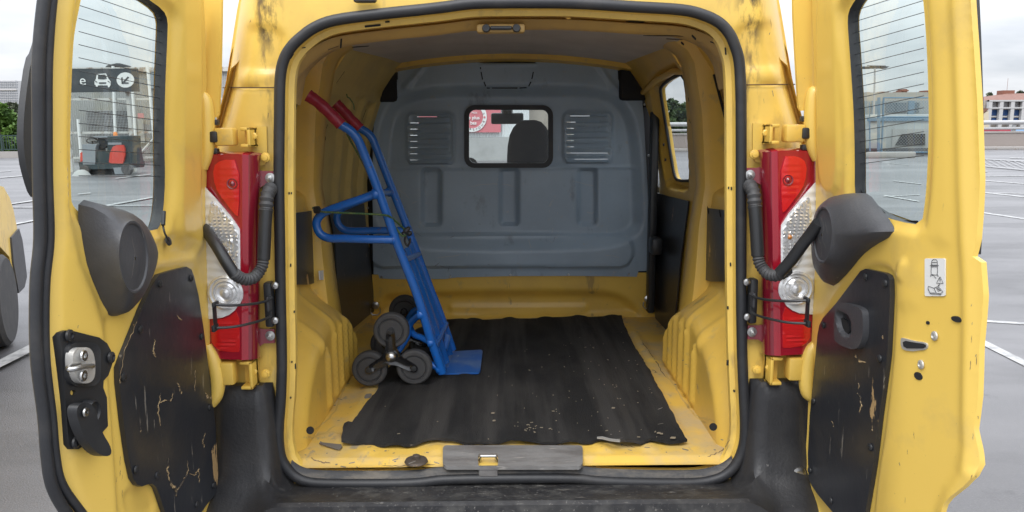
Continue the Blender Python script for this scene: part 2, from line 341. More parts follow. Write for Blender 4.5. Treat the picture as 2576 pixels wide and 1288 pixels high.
# ================================================================ THE VAN
van = empty('delivery_van', (0, 1.7, 0), 'yellow panel van with both rear doors wide open on the car park', 'van')
LB = 1.68                                     # cargo floor length (rear sill at y = 0)
ZF = .58                                      # cargo floor height
def ip(z, zs, xs): return np.interp(z, zs, xs)
EX = lambda z: ip(z, (.2, .5, 1.2, 1.42, 1.6, 1.87, 1.93, 1.96), (.86, .90, .885, .83, .765, .705, .66, .58))
WX = lambda z: ip(z, (.5, 1.25, 1.5, 1.68, 1.78, 1.84), (.80, .80, .765, .70, .63, .54))
seal_uv = [(1288, 8), (1191, 10), (1094, 22), (944, 38), (844, 52), (794, 70), (759, 95), (734, 120), (716, 152), (707, 200), (705, 300), (704, 450), (706, 600), (708, 744), (711, 894), (709, 994), (703, 1085), (708, 1142), (723, 1173), (746, 1196), (780, 1209), (844, 1213), (994, 1213), (1060, 1210), (1110, 1204), (1191, 1201), (1288, 1200), (1438, 1200), (1500, 1206), (1588, 1210), (1738, 1211), (1797, 1202), (1829, 1186), (1852, 1160), (1868, 1119), (1872, 1069), (1869, 994), (1865, 894), (1863, 794), (1862, 644), (1862, 450), (1862, 300), (1861, 225), (1857, 155), (1846, 115), (1832, 85), (1807, 58), (1768, 39), (1713, 26), (1588, 18), (1438, 9)]
sp2 = [(p[0], p[2]) for p in (oY(u, v, 0) for u, v in seal_uv)]
_c = np.array(sp2 + [sp2[0]]); sealp = [tuple(p) for p in spl(sp2+[sp2[0]], 4)][:-1]
SP = np.array(sealp); tan = np.roll(SP, -1, 0)-np.roll(SP, 1, 0); tan /= np.linalg.norm(tan, axis=1)[:, None]
NRM = np.stack([-tan[:, 1], tan[:, 0]], 1)
if ((np.array([0, 1.2])-SP)*NRM).sum() < 0: NRM = -NRM
def offp(d, low=None):
    o = []
    for p, n in zip(SP, NRM):
        k = d if low is None else d+(low-d)*max(0, min(1, (n[1]-.3)/.5)); o.append((p[0]+n[0]*k, p[1]+n[1]*k))
    return o
MB().tube([(x, -.008, z) for x, z in sealp], .0142, 12, closed=True, sx=1.0).build('door_seal', M_rub, van)
# rear body frame round the opening
def yrear(x, z):
    e = EX(z)-.10; d = np.maximum(0, abs(x)-e)/.10; return .005+.10*d*d
zs = list(np.linspace(.42, 1.93, 40))
out = [(-EX(z), z) for z in zs]+[(-.45, 1.958), (0, 1.965), (.45, 1.958)]+[(EX(z), z) for z in zs[::-1]]
T = lambda pts: tr(1, yrear, pts)
mir = lambda P: [(-x, z) for x, z in P][::-1]
up_rec = T([(622, 66), (688, 68), (712, 90), (706, 175), (682, 180), (604, 178)])
crease = T([(640, -30), (622, 28), (600, 110), (574, 215), (569, 330), (566, 420), (530, 420), (530, 100), (560, -30)])
gro = T([(560, 219), (692, 220), (692, 223), (560, 222)])
plate_h = T([(640, 318), (672, 318), (674, 400), (668, 414), (650, 418), (636, 410)])
fr_feats = []
for P, d, wd in ((up_rec, -.010, .02), (crease, -.004, .008), (gro, -.008, .005), (plate_h, .004, .008), (T([(640, 940), (690, 936), (694, 975), (640, 975)]), .006, .008)):
    fr_feats += [(P, d, wd), (mir(P), d, wd)]
mb = MB().sheet(1, yrear, out, [offp(.004)], fr_feats, res=.0125, sgn=-1)
# (panel joints below)
q = MB().sheet(1, lambda x, z: yrear(x, z)-.006, plate_h, res=.03, sgn=-1, rim=.006); q.build('hinge_plate', M_yel, van); q.mirror().build('hinge_plate', M_yel, van)
# return of the opening, turned inwards
rings = []
for y, d, lo in ((.004, .003, .003), (.006, .010, .004), (.026, .013, .006), (.030, .020, .012), (.033, .026, .014), (.050, .027, .018)):
    rings.append([(x, y, z) for x, z in offp(d, lo)])
mb.loft(rings, 0, closed=True)
# roof, sides
mb.sheet(2, lambda x, y: 1.965-.03*(x/.6)**2, [(-.60, .04), (.60, .04), (.60, 2.75), (-.60, 2.75)], res=.08)
side = [(.09, .42), (.25, .36), (.42, .36), (.46, .55), (.56, .68), (.70, .72), (.84, .68), (.95, .55), (.98, .34), (2.9, .34), (2.95, .55), (3.05, .66), (3.2, .70), (3.35, .66), (3.46, .52), (3.5, .36), (3.85, .34), (3.9, .9), (3.45, 1.1), (2.75, 1.90), (2.6, 1.935), (.10, 1.935)]
winL = rrect(2.05, 1.10, 2.90, 1.66, .08)
winR = [(.92, 1.05), (2.95, 1.10), (2.70, 1.66), (.92, 1.76)]
mb.sheet(0, lambda y, z: -EX(z), side, [winL], res=.05, sgn=-1)
mb.sheet(0, lambda y, z: EX(z), side, [winR], res=.05, sgn=1)
mb.loft([[(x, 3.90, .4) for x in np.linspace(-.86, .86, 9)], [(x, 4.0-.12*x*x, .75) for x in np.linspace(-.88, .88, 9)], [(x, 3.9-.1*x*x, .92) for x in np.linspace(-.88, .88, 9)], [(x, 3.45, 1.12-.03*x*x) for x in np.linspace(-.88, .88, 9)]])
for sx in (-1, 1): mb.tube([(sx*.86, 3.46, 1.08), (sx*.80, 3.1, 1.45), (sx*.66, 2.72, 1.92)], .04, 8)
mb.build('body_shell', M_ybody, van)
MB().loft([[(x, 3.42+.05*(1-x*x), 1.10) for x in np.linspace(-.84, .84, 11)], [(x*.78, 2.74+.03*(1-x*x), 1.93) for x in np.linspace(-.84, .84, 11)]]).build('windscreen', M_glass2, van)
MB().sheet(0, lambda y, z: -EX(z)+.01, winL, res=.2).build('cab_window', M_glass2, van)
MB().sheet(0, lambda y, z: EX(z)-.01, winL, res=.2).build('cab_window', M_glass2, van)
for sx in (-1, 1):
    P = [onf(1, yrear, u, 220.5) for u in np.linspace(562, 692, 12)]; P = [np.array((-sx*p[0], p[1]-.0015, p[2])) if sx > 0 else p-np.array((0, .0015, 0)) for p in P]
    MB().tube(P, .0016, 5).build('panel_joint', mat('rusty_joint', (.09, .05, .025), .8) if sx < 0 else bpy.data.materials['rusty_joint'], van)
# ---------------- cargo floor, sill, mat plate
fo = [(-.80, .02), (.80, .02), (.80, LB), (-.80, LB)]
ffe = []
for x in (-.50, -.34, -.17, .0, .17, .34, .50): ffe.append((rrect(x-.028, .16, x+.028, 1.6, .02), .009, .03))
ffe.append((rrect(-.80, -.1, .80, .045, .01), -.012, .02))
for x in (-.42, .26, .40, -.22): ffe.append((rrect(x-.02, .085, x+.02, .14, .01), .006, .02))
ffe.append((rrect(.555, .95, .585, 1.4, .01), .007, .015)); ffe.append((rrect(-.585, .95, -.555, 1.4, .01), .007, .015))
MB().sheet(2, ZF, fo, feats=ffe, res=.014).build('cargo_floor', M_yfl, van)
# side walls with wheel arch bulges
arch = [(.955, .40), (.955, .66), (.915, .74), (.80, .84), (.66, .90), (.46, .905), (.28, .86), (.13, .74), (.07, .60), (.05, .40)]
def arch_rib(y0, k):
    return [(y0-.012, .60), (y0+.012, .60), (y0+.010, .60+k-.03), (y0-.004, .60+k), (y0-.016, .60+k-.03)]
wf = [(sm(arch, 2), .112, .13), (rrect(.02, 1.318, .68, 1.665, .01), -.014, .012), (rrect(.10, 1.0, .67, 1.19, .02), -.004, .02)]
for i, (y0, k) in enumerate(((.42, .20), (.52, .24), (.61, .25), (.70, .25), (.78, .23), (.86, .19))): wf.append((arch_rib(y0, k), .014, .016))
for (a, b, c, d) in ((.50, .85, .56, .92), (.34, .80, .40, .9)): wf.append((ell((a+c)/2, (b+d)/2, .02, .06, 12), .01, .03))
wo_ = [(.035, .55), (.98, .55), (.98, .70), (.80, 1.0), (.80, 1.84), (.035, 1.84)]
QX = lambda z: ip(z, (.5, 1.195, 1.215, 1.27, 1.285, 1.30, 1.5, 1.68, 1.78, 1.84), (.715, .715, .718, .725, .745, .78, .762, .70, .63, .54))
q = MB().sheet(0, lambda y, z: -QX(z), wo_, feats=wf, res=.0125, sgn=1)
q.build('quarter_panel', M_yin, van); q.mirror().build('quarter_panel', M_yin, van)
# shelf ledge above the lower pocket, pillar
q = MB().sheet(0, lambda y, z: -QX(z)-.006, [(.04, 1.312), (.68, 1.312), (.68, 1.67), (.04, 1.67)], res=.03, sgn=1); q.build('outer_skin', M_ydull, van); q.mirror().build('outer_skin', M_ydull, van)
PX = lambda z: ip(z, (.5, .9, 1.0, 1.15, 1.3, 1.55, 1.75, 1.84), (.61, .65, .658, .668, .69, .66, .615, .48))
q = MB(); rings = []
for z in np.linspace(.55, 1.84, 34):
    p, wx = PX(z), WX(z)+.02; dy = ip(z, (1.0, 1.3, 1.5, 1.72), (.0, .035, .0, -.03)); b = .03*max(0, (1.2-z))
    rings.append([(-wx, .685+dy, z), (-(p+.035), .692+dy, z), (-(p+.010), .700+dy, z), (-p, .735+dy*.6, z), (-p-.002, .80+b, z), (-(p+.008), .86+b, z), (-(p+.02), .875+b, z), (-wx, .885+b, z)])
q.loft(rings)
q.build('pillar', M_yin, van); q.mirror().build('pillar', M_yin, van)
q = MB().tube([(-QX(z)+.004, .680+ip(z, (1.0, 1.3, 1.5, 1.72), (.0, .035, .0, -.03)), z) for z in np.linspace(1.315, 1.68, 14)], .005, 6)
q.build('panel_joint', M_dark, van); q.mirror().build('panel_joint', M_dark, van)
P = [oX(u, v, -.672) for u, v in ((801, 681), (814, 680), (820, 674), (826, 676), (826, 704), (803, 704))]
MB().prism(P, (.003, 0, 0)).build('paper_label', M_white, van)
for sx in (-1, 1):
    MB().lathe([(.011, -.002), (.011, .003)], (sx*.57, .055, .665), (0, -1, .0), 12).build('plug_hole', M_dark, van)
    for z in (1.33, 1.10, .86, 1.62): MB().box((sx*.597-.003, .032, z-.008), (sx*.597+.003, .035, z+.008), bev=.001).build('slot', M_dark, van)
# hardboard trims in the side pockets
hp = tr(0, -.702, [(730, 538), (784, 530), (788, 640), (791, 712), (776, 716), (745, 716), (726, 700)])
q = MB().sheet(0, -.702, hp, res=.02, sgn=1, rim=.006); q.build('side_trim_panel', M_hard, van); q.mirror().build('side_trim_panel', M_hard, van)
# ---------------- sliding door inner skins (left blank, right with a window)
SX = lambda y, z: WX(z)-.045-.03*(y-.9)/.78
SXL = lambda y, z: -(WX(z)-.045-.075*max(0, y-.9)/.78)
sf = [(.86, .55), (LB, .55), (LB, 1.80), (.86, 1.80)]
lf = [(rrect(.95, 1.12, 1.22, 1.62, .03), -.02, .02), (rrect(1.27, 1.12, 1.40, 1.64, .02), -.02, .015), (rrect(1.45, 1.12, 1.60, 1.62, .02), -.025, .015), (rrect(.90, .50, 1.62, 1.04, .02), -.008, .02)]
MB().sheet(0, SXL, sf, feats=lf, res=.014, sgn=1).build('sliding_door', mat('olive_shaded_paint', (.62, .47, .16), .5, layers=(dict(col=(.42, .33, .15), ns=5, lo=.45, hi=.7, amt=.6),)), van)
wr_uv = sm([(1663, 218), (1690, 196), (1722, 184), (1731, 250), (1738, 350), (1742, 440), (1740, 455), (1708, 455), (1698, 446), (1690, 400), (1672, 290), (1663, 235)], 1)
wr = tr(0, lambda y, z: SX(y, z)+.030, wr_uv)
cy, cz = np.mean(wr, 0); wr_big = [(cy+(y-cy)*1.30, cz+(z-cz)*1.16) for y, z in wr]
rf = [(wr_big, -.035, .03), (rrect(.90, .50, 1.62, 1.04, .02), -.006, .02)]
sdr = MB().sheet(0, SX, sf, [wr], rf, res=.0125, sgn=-1, rim=0, hrim=.014).build('sliding_door', M_yin, van)
MB().sheet(0, lambda y, z: SX(y, z)+.042, [(cy+(y-cy)*1.1, cz+(z-cz)*1.06) for y, z in wr], res=.05, sgn=-1).build('window_pane', M_glass2, sdr)
MB().tube([(SX(y, z)+.028, y, z) for y, z in wr], .007, 8, closed=True).build('window_seal', M_rub, sdr)
for (u, v) in ((1669, 364), (1673, 402)):
    p = onf(0, lambda y, z: SX(y, z), u, v); MB().lathe([(.007, -.004), (.007, .002)], p+np.array([.0, 0, 0]), (-1, 0, 0), 10).build('plug_hole', M_dark, sdr)
dp = tr(0, lambda y, z: SX(y, z)-.006, [(1652, 484), (1680, 493), (1735, 506), (1728, 560), (1716, 640), (1706, 744), (1700, 810), (1672, 880), (1660, 850), (1645, 760), (1640, 640)])
MB().sheet(0, lambda y, z: SX(y, z)-.012, dp, res=.03, sgn=-1, rim=.006).build('door_trim_panel', M_hard, sdr)
p = onf(0, lambda y, z: .68, 1652, 618); MB().box(p-np.array([.03, .05, .04]), p+np.array([.02, .05, .04]), bev=.014).build('inner_handle', M_blk, sdr)
MB().box((.665, 1.585, .62), (.70, 1.655, 1.66), bev=.01).build('guide_rail', M_blk, van)
q = MB().tube([(.66, .80, 1.70), (.63, 1.0, 1.715), (.62, 1.3, 1.70), (.63, 1.66, 1.665)], .013, 10); q.build('roof_side_rail', M_yin, van)
ldp = tr(0, lambda y, z: SXL(y, z)+.012, sm([(828, 520), (916, 512), (922, 574), (930, 630), (944, 782), (930, 792), (887, 828), (858, 806), (841, 790), (836, 719), (848, 704), (844, 617), (831, 541)], 0))
MB().sheet(0, lambda y, z: SXL(y, z)+.012, ldp, res=.03, sgn=1, rim=.006).build('door_trim_panel', M_hard, van)
# ---------------- ceiling, header, roof bows
MB().sheet(2, lambda x, y: 1.842-.05*(x/.56)**2, [(-.57, .10), (.57, .10), (.57, LB), (-.57, LB)], feats=[(rrect(-.36, .25, -.34, 1.5, .005), -.006, .01), (rrect(.34, .25, .36, 1.5, .005), -.006, .01), (rrect(-.10, .25, -.085, 1.5, .005), -.005, .01), (rrect(.085, .25, .10, 1.5, .005), -.005, .01), (rrect(-.22, .25, -.21, 1.5, .003), -.005, .01)], res=.02, sgn=-1).build('roof_liner', M_ceil, van)
top = sorted([(x, z) for x, z in sealp if z > 1.55]); TX = [a for a, b in top]; TZ = [b for a, b in top]
tz = lambda x: float(np.interp(x, TX, TZ))
rings = []
for x in np.linspace(-.585, .585, 66):
    t = tz(x)-.0; n = .006 if int((x+.6)/.07) % 2 else 0
    rings.append([(x, .036, t-.034), (x, .06, t-.038), (x, .072, t-.048), (x, .100+n, t-.052), (x, .107+n, t-.036), (x, .13, t-.038), (x, .18, t-.042), (x, .19, t-.034), (x, .20, t+.06)])
hd = MB().loft(rings).build('header_rail', M_ydull, van)
MB().box((-.085, .040, tz(0)-.066), (.040, .080, tz(0)-.044), bev=.006).build('striker_bracket', M_ydull, hd)
lt = MB().tube([(-.048, .062, tz(0)-.052), (-.046, .030, tz(0)-.056), (.002, .030, tz(0)-.056), (.006, .062, tz(0)-.052)], .005, 8)
lt.lathe([(.011, -.004), (.009, .006)], (-.060, .034, tz(0)-.056), (0, -1, 0), 12).lathe([(.011, -.004), (.009, .006)], (.018, .034, tz(0)-.056), (0, -1, 0), 12)
lt.build('latch_striker', M_blk, hd)
for u, v in ((1058, 44), (1134, 41), (1425, 37), (1500, 38)):
    p = oY(u, v, .07); s1 = 1 if u > 1288 else -1
    MB().prism([p+np.array(q) for q in ((-.012*s1-.006, 0, .010), (-.012*s1+.006, 0, .010), (.006*s1+.006, -.01, -.012), (.006*s1-.006, -.01, -.012))], (0, .004, 0)).build('roof_tab', M_yin, hd)
MB().loft([[(x, 1.60, 1.845-.05*(x/.56)**2), (x, 1.60, 1.820-.05*(x/.56)**2), (x, 1.67, 1.812-.05*(x/.56)**2)] for x in np.linspace(-.57, .57, 21)]).build('roof_bow', M_yin, van)
# ---------------- riser under the bulkhead
PY = LB
rf2 = [(tr(1, PY, sm([(985, 742), (1500, 738), (1560, 748), (1598, 776), (1606, 800), (975, 800), (960, 762)], 2)), -.035, .05), (tr(1, PY, rrect(1130, 770, 1480, 792, 8)), .008, .008)]
MB().sheet(1, PY, [(-.72, .55), (.72, .55), (.72, float(oY(1288, 688, PY)[2])), (-.72, float(oY(1288, 688, PY)[2]))], feats=rf2, res=.0125, sgn=-1).build('floor_riser', M_yin, van)
# ---------------- bulkhead
TP = lambda pts: tr(1, PY-.012, pts)
po = TP([(940, 690), (940, 640), (937, 500), (938, 360), (944, 222), (965, 200), (985, 208), (1001, 200), (1001, 155), (1060, 151), (1201, 142), (1207, 158), (1347, 158), (1352, 141), (1500, 147), (1553, 151), (1555, 198), (1560, 212), (1613, 217), (1620, 300), (1628, 450), (1634, 560), (1637, 681), (1606, 682), (1602, 696), (1438, 694), (1288, 694), (1150, 698), (1120, 702), (1000, 702), (955, 700), (952, 690)])
big = TP(sm([(967, 612), (958, 470), (962, 340), (985, 268), (1040, 236), (1150, 228), (1440, 228), (1530, 236), (1580, 280), (1598, 360), (1606, 500), (1606, 610), (1290, 618)], 3))
wn = TP(rrect(1179, 276, 1380, 411, 16, 5))
pf = [(big, -.040, .07)]
for x in (1083, 1281, 1480): pf.append((TP(rrect(x-22, 428, x+22, 568, 7)), -.026, .022))
pf.append((TP(rrect(930, 592, 1592, 672, 36, 6)), .020, .018)); pf.append((TP(rrect(960, 420, 1600, 424, 1)), .006, .02))
pf.append((TP(rrect(1021, 283, 1142, 414, 18)), .010, .012)); pf.append((TP(rrect(1418, 281, 1544, 412, 18)), .010, .012))
pf.append((TP(rrect(1028, 290, 1135, 407, 14)), -.006, .010)); pf.append((TP(rrect(1425, 288, 1537, 405, 14)), -.006, .010))
pf.append((TP([(1010, 222), (1060, 165), (1075, 163), (1025, 228)]), .008, .012)); pf.append((TP([(1498, 163), (1512, 163), (1556, 226), (1540, 228)]), .008, .012))
pf.append((TP([(945, 220), (1001, 206), (1001, 226), (950, 250)]), .004, .01))
holes = [wn]
lv = []
for k in range(8):
    v = 293.5+k*15.7
    xa, xb = (1046, 1128) if k == 0 else (1028, 1130)
    lv.append((xa, xb, v)); lv.append((xa+398-(k == 0)*10, xb+403, v-2))
for xa, xb, v in lv:
    pf.append((TP(rrect(xa, v+1.5, xb, v+9, 3.5, 3)), .009, .010))
    wide = v > 375 and xa > 1300; x1 = xb-1 if wide else (xa+ (52 if v < 296 else 24 if v < 315 else 20)); x0 = xa+(22 if wide and v > 390 else 1)
    holes.append(TP([(x0, v-.8), (x1, v-.8), (x1, v+.5), (x0, v+.5)]))
for k in range(3):
    u = 1208+k*1.2
for seg in (((1208, 168), (1209, 174)), ((1210, 180), (1214, 200)), ((1217, 205), (1222, 217)), ((1224, 221), (1232, 221)), ((1237, 221), (1302, 221)), ((1307, 221), (1325, 220)), ((1330, 217), (1336, 205)), ((1338, 199), (1342, 180))):
    (a, b), (c, d) = seg; L = math.hypot(c-a, d-b); nx, ny = -(d-b)/L*1.4, (c-a)/L*1.4
    holes.append(TP([(a+nx, b+ny), (c+nx, d+ny), (c-nx, d-ny), (a-nx, b-ny)]))
pf.append((TP(rrect(1207, 160, 1347, 163, 1)), .006, .006))
dent = lambda x, z: .008*np.exp(-(((x-.11)/.05)**2+((z-1.37)/.03)**2))+.004*np.sin(x*9+z*5)*np.sin(z*7)-.008*np.exp(-(((x-.27)/.07)**2+((z-1.36)/.025)**2))
bk = MB().sheet(1, PY-.012, po, holes, pf, res=.0105, sgn=-1, rim=.010, hrim=.016, bump=dent).build('bulkhead', M_part, van)
wf2 = TP(rrect(1179, 276, 1380, 411, 16, 5)); wf3 = TP(rrect(1167, 264, 1392, 423, 26, 5))
MB().sheet(1, PY+.01, wf3, [wf2], [], res=.012, sgn=-1, rim=.02, hrim=.03).build('window_rubber', M_rub, bk)
MB().sheet(1, PY+.02, TP(rrect(1172, 270, 1386, 417, 20, 5)), res=.1, sgn=-1).build('window_pane', M_glass2, bk)
for u, v in ((1133, 695), (1284, 692), (1430, 691), (960, 697), (1582, 690), (1621, 263), (1631, 391), (1635, 515), (1634, 640), (927, 398), (925, 523)):
    p = oY(u, v, PY-.014); MB().lathe([(.006, .0), (.0058, .004), (.004, .007)], p, (0, -1, 0), 10).build('screw', M_steel, bk)
for sx in (-1, 1): MB().box((sx*.52, 1.64, 1.63), (sx*.66, 1.70, 1.80), bev=.02).build('corner_filler', M_dark, van)
for a_, b_ in (((-.84, 1.74, .5), (.84, 1.755, .86)), ((-.84, 1.74, .86), (-.58, 1.752, 1.62)), ((.58, 1.74, .86), (.84, 1.752, 1.12)), ((.58, 1.74, 1.12), (.70, 1.752, 1.62)), ((-.72, 1.74, 1.60), (.72, 1.752, 1.88))):
    MB().box(a_, b_).build('light_stop', M_dark, van)  # added dark sheets behind the bulkhead that block light leaking in from the cab
# lashing rings on the riser
for u, v in ((1630, 752), (945, 768)):
    p = oY(u, v, PY-.05); s1 = 1 if u > 1288 else -1
    rg = MB().lathe([(.018, 0), (.018, .006), (.008, .010)], p, (0, -1, 0), 14).build('lashing_eye', M_steel, van)
    MB().tube([p+np.array((a, -.012, b)) for a, b in ((-.022, -.012), (-.026, -.03), (-.014, -.045), (.010, -.045), (.024, -.032), (.022, -.012))], .0035, 8).build('ring', M_steel, rg)
# ---------------- cab seen through the bulkhead window
q = MB().box((-.80, 2.9, .7), (.80, 3.4, 1.12), bev=.05); q.build('dashboard', M_blk, van)
st = MB().loft([[(x, y, z) for x, y in rrect(.0-d, 2.02, .24+d, 2.16, .05)] for z, d in ((.9, .06), (1.15, .05), (1.24, .0))], closed=True, caps=True)
st.build('seat', M_blk, van)
MB().loft([[( .114+a*s3, 2.10+b*s3, z) for a, b in ell(0, 0, .122, .055, 20)] for z, s3 in ((1.20, 1.0), (1.34, 1.0), (1.41, .97), (1.47, .88), (1.51, .72), (1.538, .5), (1.548, .25))], closed=True, caps=True).build('headrest', mat('dark_seat_cloth', (.02, .02, .024), .8), van)
a, b = oY(1235, 284, 3.0), oY(1317, 312, 3.0); MB().box((a[0], 2.99, b[2]), (b[0], 3.02, a[2]), bev=.012).tube([((a[0]+b[0])/2, 3.0, a[2]), ((a[0]+b[0])/2, 2.92, 1.9)], .035, 8).build('rear_view_mirror', M_blk, van)
MB().box((-.84, 1.70, .45), (.84, 3.4, .5)).build('cab_floor', M_dark, van)
MB().sheet(2, 1.90, [(-.6, 1.7), (.6, 1.7), (.6, 2.7), (-.6, 2.7)], res=.3, sgn=-1).build('cab_roof_liner', M_ceil, van)
p = oY(1190, 404, 2.85); MB().lathe([(.05, 0), (.05, .02), (.03, .03)], p+np.array((-.02, 0, -.03)), (0, -1, 0), 18).build('steering_wheel', M_blk, van)
# ---------------- sill furniture
PT = lambda pts: tr(2, ZF+.006, pts)
sl_ = MB().sheet(2, ZF+.010, PT(rrect(1114, 1123, 1466, 1174, 10)), [PT(rrect(1203, 1144, 1253, 1173, 4))], [(PT(rrect(1120, 1145, 1460, 1176, 4)), -.003, .01)], res=.012, rim=.010, hrim=.03).build('sill_plate', M_sill, van)
a, b = oZ(1207, 1151, ZF+.01), oZ(1249, 1151, ZF+.01)
MB().tube([a+np.array((0, .01, -.012)), a+np.array((.004, 0, .004)), b+np.array((-.004, 0, .004)), b+np.array((0, .01, -.012))], .0042, 8).build('latch_striker', M_steel, sl_)
MB().sheet(2, ZF-.010, PT(rrect(1205, 1148, 1251, 1170, 3)), res=.03).build('striker_pocket', M_yel, sl_)
p = oZ(1047, 1161, ZF+.004)
MB().lathe([(.033, 0), (.030, .006), (.020, .008)], p, (0, 0, 1), 20).lathe([(.011, .006), (.011, .018), (.008, .020)], p, (0, 0, 1), 6, smooth=False).build('floor_bolt', mat('rusty_bolt', (.10, .08, .065), .6, .4), van)
for pts in ([(803, 1117), (826, 1108), (840, 1118), (856, 1128), (850, 1132), (842, 1131)],):
    pass
# sill rubber lip along the bottom
lowp = [(x, z) for x, z in sealp if z < .575]
lowp = sorted(lowp)
MB().loft([[(x, y, z+dz) for y, dz in ((-.012, .006), (-.006, .016), (.0, .026), (.010, .030))] for x, z in lowp]).build('sill_lip', M_rubd, van)
# ---------------- bumper
zz = lambda v, y: float(oY(1288, v, y)[2])
zt = float(oY(610, 972, -.03)[2]); rings = []
for x in np.linspace(-.93, .93, 94):
    ax_ = abs(x); tt = [(lambda q_: q_*q_*(3-2*q_))(float(np.clip((ax_-(.618 if i < 5 else .597))/(.03+.011*i), 0, 1))) for i in range(13)]; c = max(0, ax_-.74)/.19; yo = .13*c*c
    cen = [(.014, zz(1209, .014)), (.0, zz(1213, 0)), (-.012, zz(1220, -.012)), (-.03, zz(1225, -.03)), (-.06, zz(1233, -.06)), (-.11, zz(1246, -.11)), (-.155, zz(1259, -.155)), (-.172, zz(1263, -.172)+.004), (-.185, zz(1271, -.185)), (-.192, .455), (-.195, .36), (-.18, .27), (-.08, .24)]
    cor = [(.002, zt), (-.028, zt), (-.04, zt-.012), (-.046, zt-.06), (-.052, zt-.15), (-.066, .585), (-.10, .545), (-.14, .522), (-.172, .50), (-.19, .455), (-.195, .36), (-.18, .27), (-.08, .24)]
    rings.append([(x, (1-t)*a[0]+t*b[0]+yo, (1-t)*a[1]+t*b[1]) for a, b, t in zip(cen, cor, tt)])
bmp = MB().loft(rings).build('rear_bumper', M_bump, van)
for u, v in ((565, 1220), (2015, 1197)):
    p = oY(u, v, -.075); MB().lathe([(.020, -.01), (.018, .004), (.010, .006)], p+np.array((0, .015, 0)), (0, -1, 0), 16).build('bumper_screw', M_bump if u < 1288 else M_steel, bmp)
q = MB().box((.50, -.205, .415), (.66, -.188, .452), bev=.004); q.build('reflector', M_redB, bmp); q.mirror().build('reflector', M_redB, bmp)
# ================================================================ tail lamps (left traced, right mirrored)
def lamp(sgn):
    fx = (lambda q: q) if sgn < 0 else (lambda q: q.mirror())
    Y = lambda u, v, y: oY(u, v, y)
    # profile strips across the lamp from the inner side (towards the opening) to the outer edge; z top/bottom per strip
    cols = [(655, 392, 900, .01), (652, 391, 902, -.03), (640, 389, 906, -.052), (625, 387, 907, -.062), (613, 386, 908, -.066), (608, 386, 908, -.070), (602, 386, 907, -.068), (570, 386, 906, -.066), (530, 387, 903, -.058), (500, 390, 897, -.04), (475, 395, 890, .0), (468, 400, 885, .05)]
    rings = []
    for u, vt, vb, y in cols:
        a, b = Y(u, vt, y), Y(u, vb, y); r = [a+np.array((0, .03, .004))]
        for t in (0.0, .004, .25, .5, .75, .996, 1.0):
            k = .006 if t in (0.0, 1.0) else 0
            r.append(a+(b-a)*t+np.array((0, k, 0)))
        r.append(b+np.array((0, .03, -.004))); rings.append(r)
    mb = MB(); mb.loft(rings[:4], 0); mb.loft(rings[3:], 1)
    body = fx(mb).build('tail_lamp', [M_redD, M_redL], van)
    def face(pts, off, mi, name, m_, feats=(), res=.008, rim=.004):
        f = lambda x, z: np.interp(x, (-.86, -.81, -.76, -.72, -.70), (-.03, -.055, -.064, -.066, -.068))-off
        P = tr(1, f, pts); return fx(MB().sheet(1, f, P, feats=[(tr(1, f, a), d, w_) for a, d, w_ in feats], res=res, sgn=-1, rim=rim)).build(name, m_, body)
    strip = [(rrect(490, 478+k*6.6, 601, 481+k*6.6, .5, 1), .0025, .003) for k in range(49)]
    clr = sm([(510, 468), (519, 473), (602, 568), (604, 600), (604, 745), (598, 775), (570, 797), (530, 803), (500, 803), (490, 700), (490, 480)], 1)
    face(clr, .003, 0, 'clear_lens', M_clr, strip, .006)
    face(sm([(532, 505), (540, 509), (598, 574), (600, 640), (598, 680), (588, 690), (560, 680), (538, 620), (524, 560), (528, 520)], 1), .0065, 0, 'reflector_bowl', M_chr, [(rrect(530+k*8, 500, 534+k*8, 700, .5, 1), .002, .003) for k in range(9)]+[(rrect(520, 505+k*9, 602, 509+k*9, .5, 1), .002, .003) for k in range(20)], .005)
    face(sm([(556, 402), (600, 402), (601, 545), (590, 540), (560, 500), (540, 470), (535, 420)], 1), .003, 0, 'brake_lens', M_redB, [(rrect(550, 410+k*8, 600, 414+k*8, .5, 1), .002, .004) for k in range(12)], .006)
    face(sm([(530, 806), (572, 801), (601, 778), (603, 880), (600, 888), (534, 880)], 1), .003, 0, 'fog_lens', M_redB, [(rrect(535, 812+k*9, 602, 816+k*9, .5, 1), .002, .004) for k in range(8)], .006)
    for u, v, r, mt in ((583, 606, .013, M_chr), (585, 462, .014, M_redD)):
        p = Y(u, v, -.07); fx(MB().lathe([(r, 0), (r*.95, .004), (r*.75, .003), (r*.6, -.002), (r*.45, .006), (.001, .009)], p, (0, -1, 0), 18)).build('bulb', mt if sgn < 0 or mt is M_redD else M_amb, body)
    p = Y(568, 736, -.068)
    fx(MB().lathe([(.046, 0), (.046, .004), (.040, .007), (.038, .003), (.031, .006), (.029, .002), (.022, .008), (.018, .004), (.013, .003), (.012, .010), (.004, .013)], p, (0, -1, 0), 30)).build('reversing_reflector', M_chr, body)
    for v in (448, 846):
        a = Y(650, v-22, -.012); b = Y(691, v+20, -.012)
        q = MB().prism([Y(640, v-22, -.02), Y(662, v-18, -.014), Y(690, v-18, -.012), Y(691, v+17, -.012), Y(664, v+18, -.014), Y(640, v+34, -.02)], (0, .008, 0)); fx(q).build('fixing_tab', M_redD, body)
        c = Y(678, v, -.022); q = MB().lathe([(.013, 0), (.013, .003), (.0065, .004), (.0065, .012), (.003, .013), (.003, .022)], c+np.array((0, .008, 0)), (0, -1, 0), 14); fx(q).build('nut', M_steel, body)
    return body
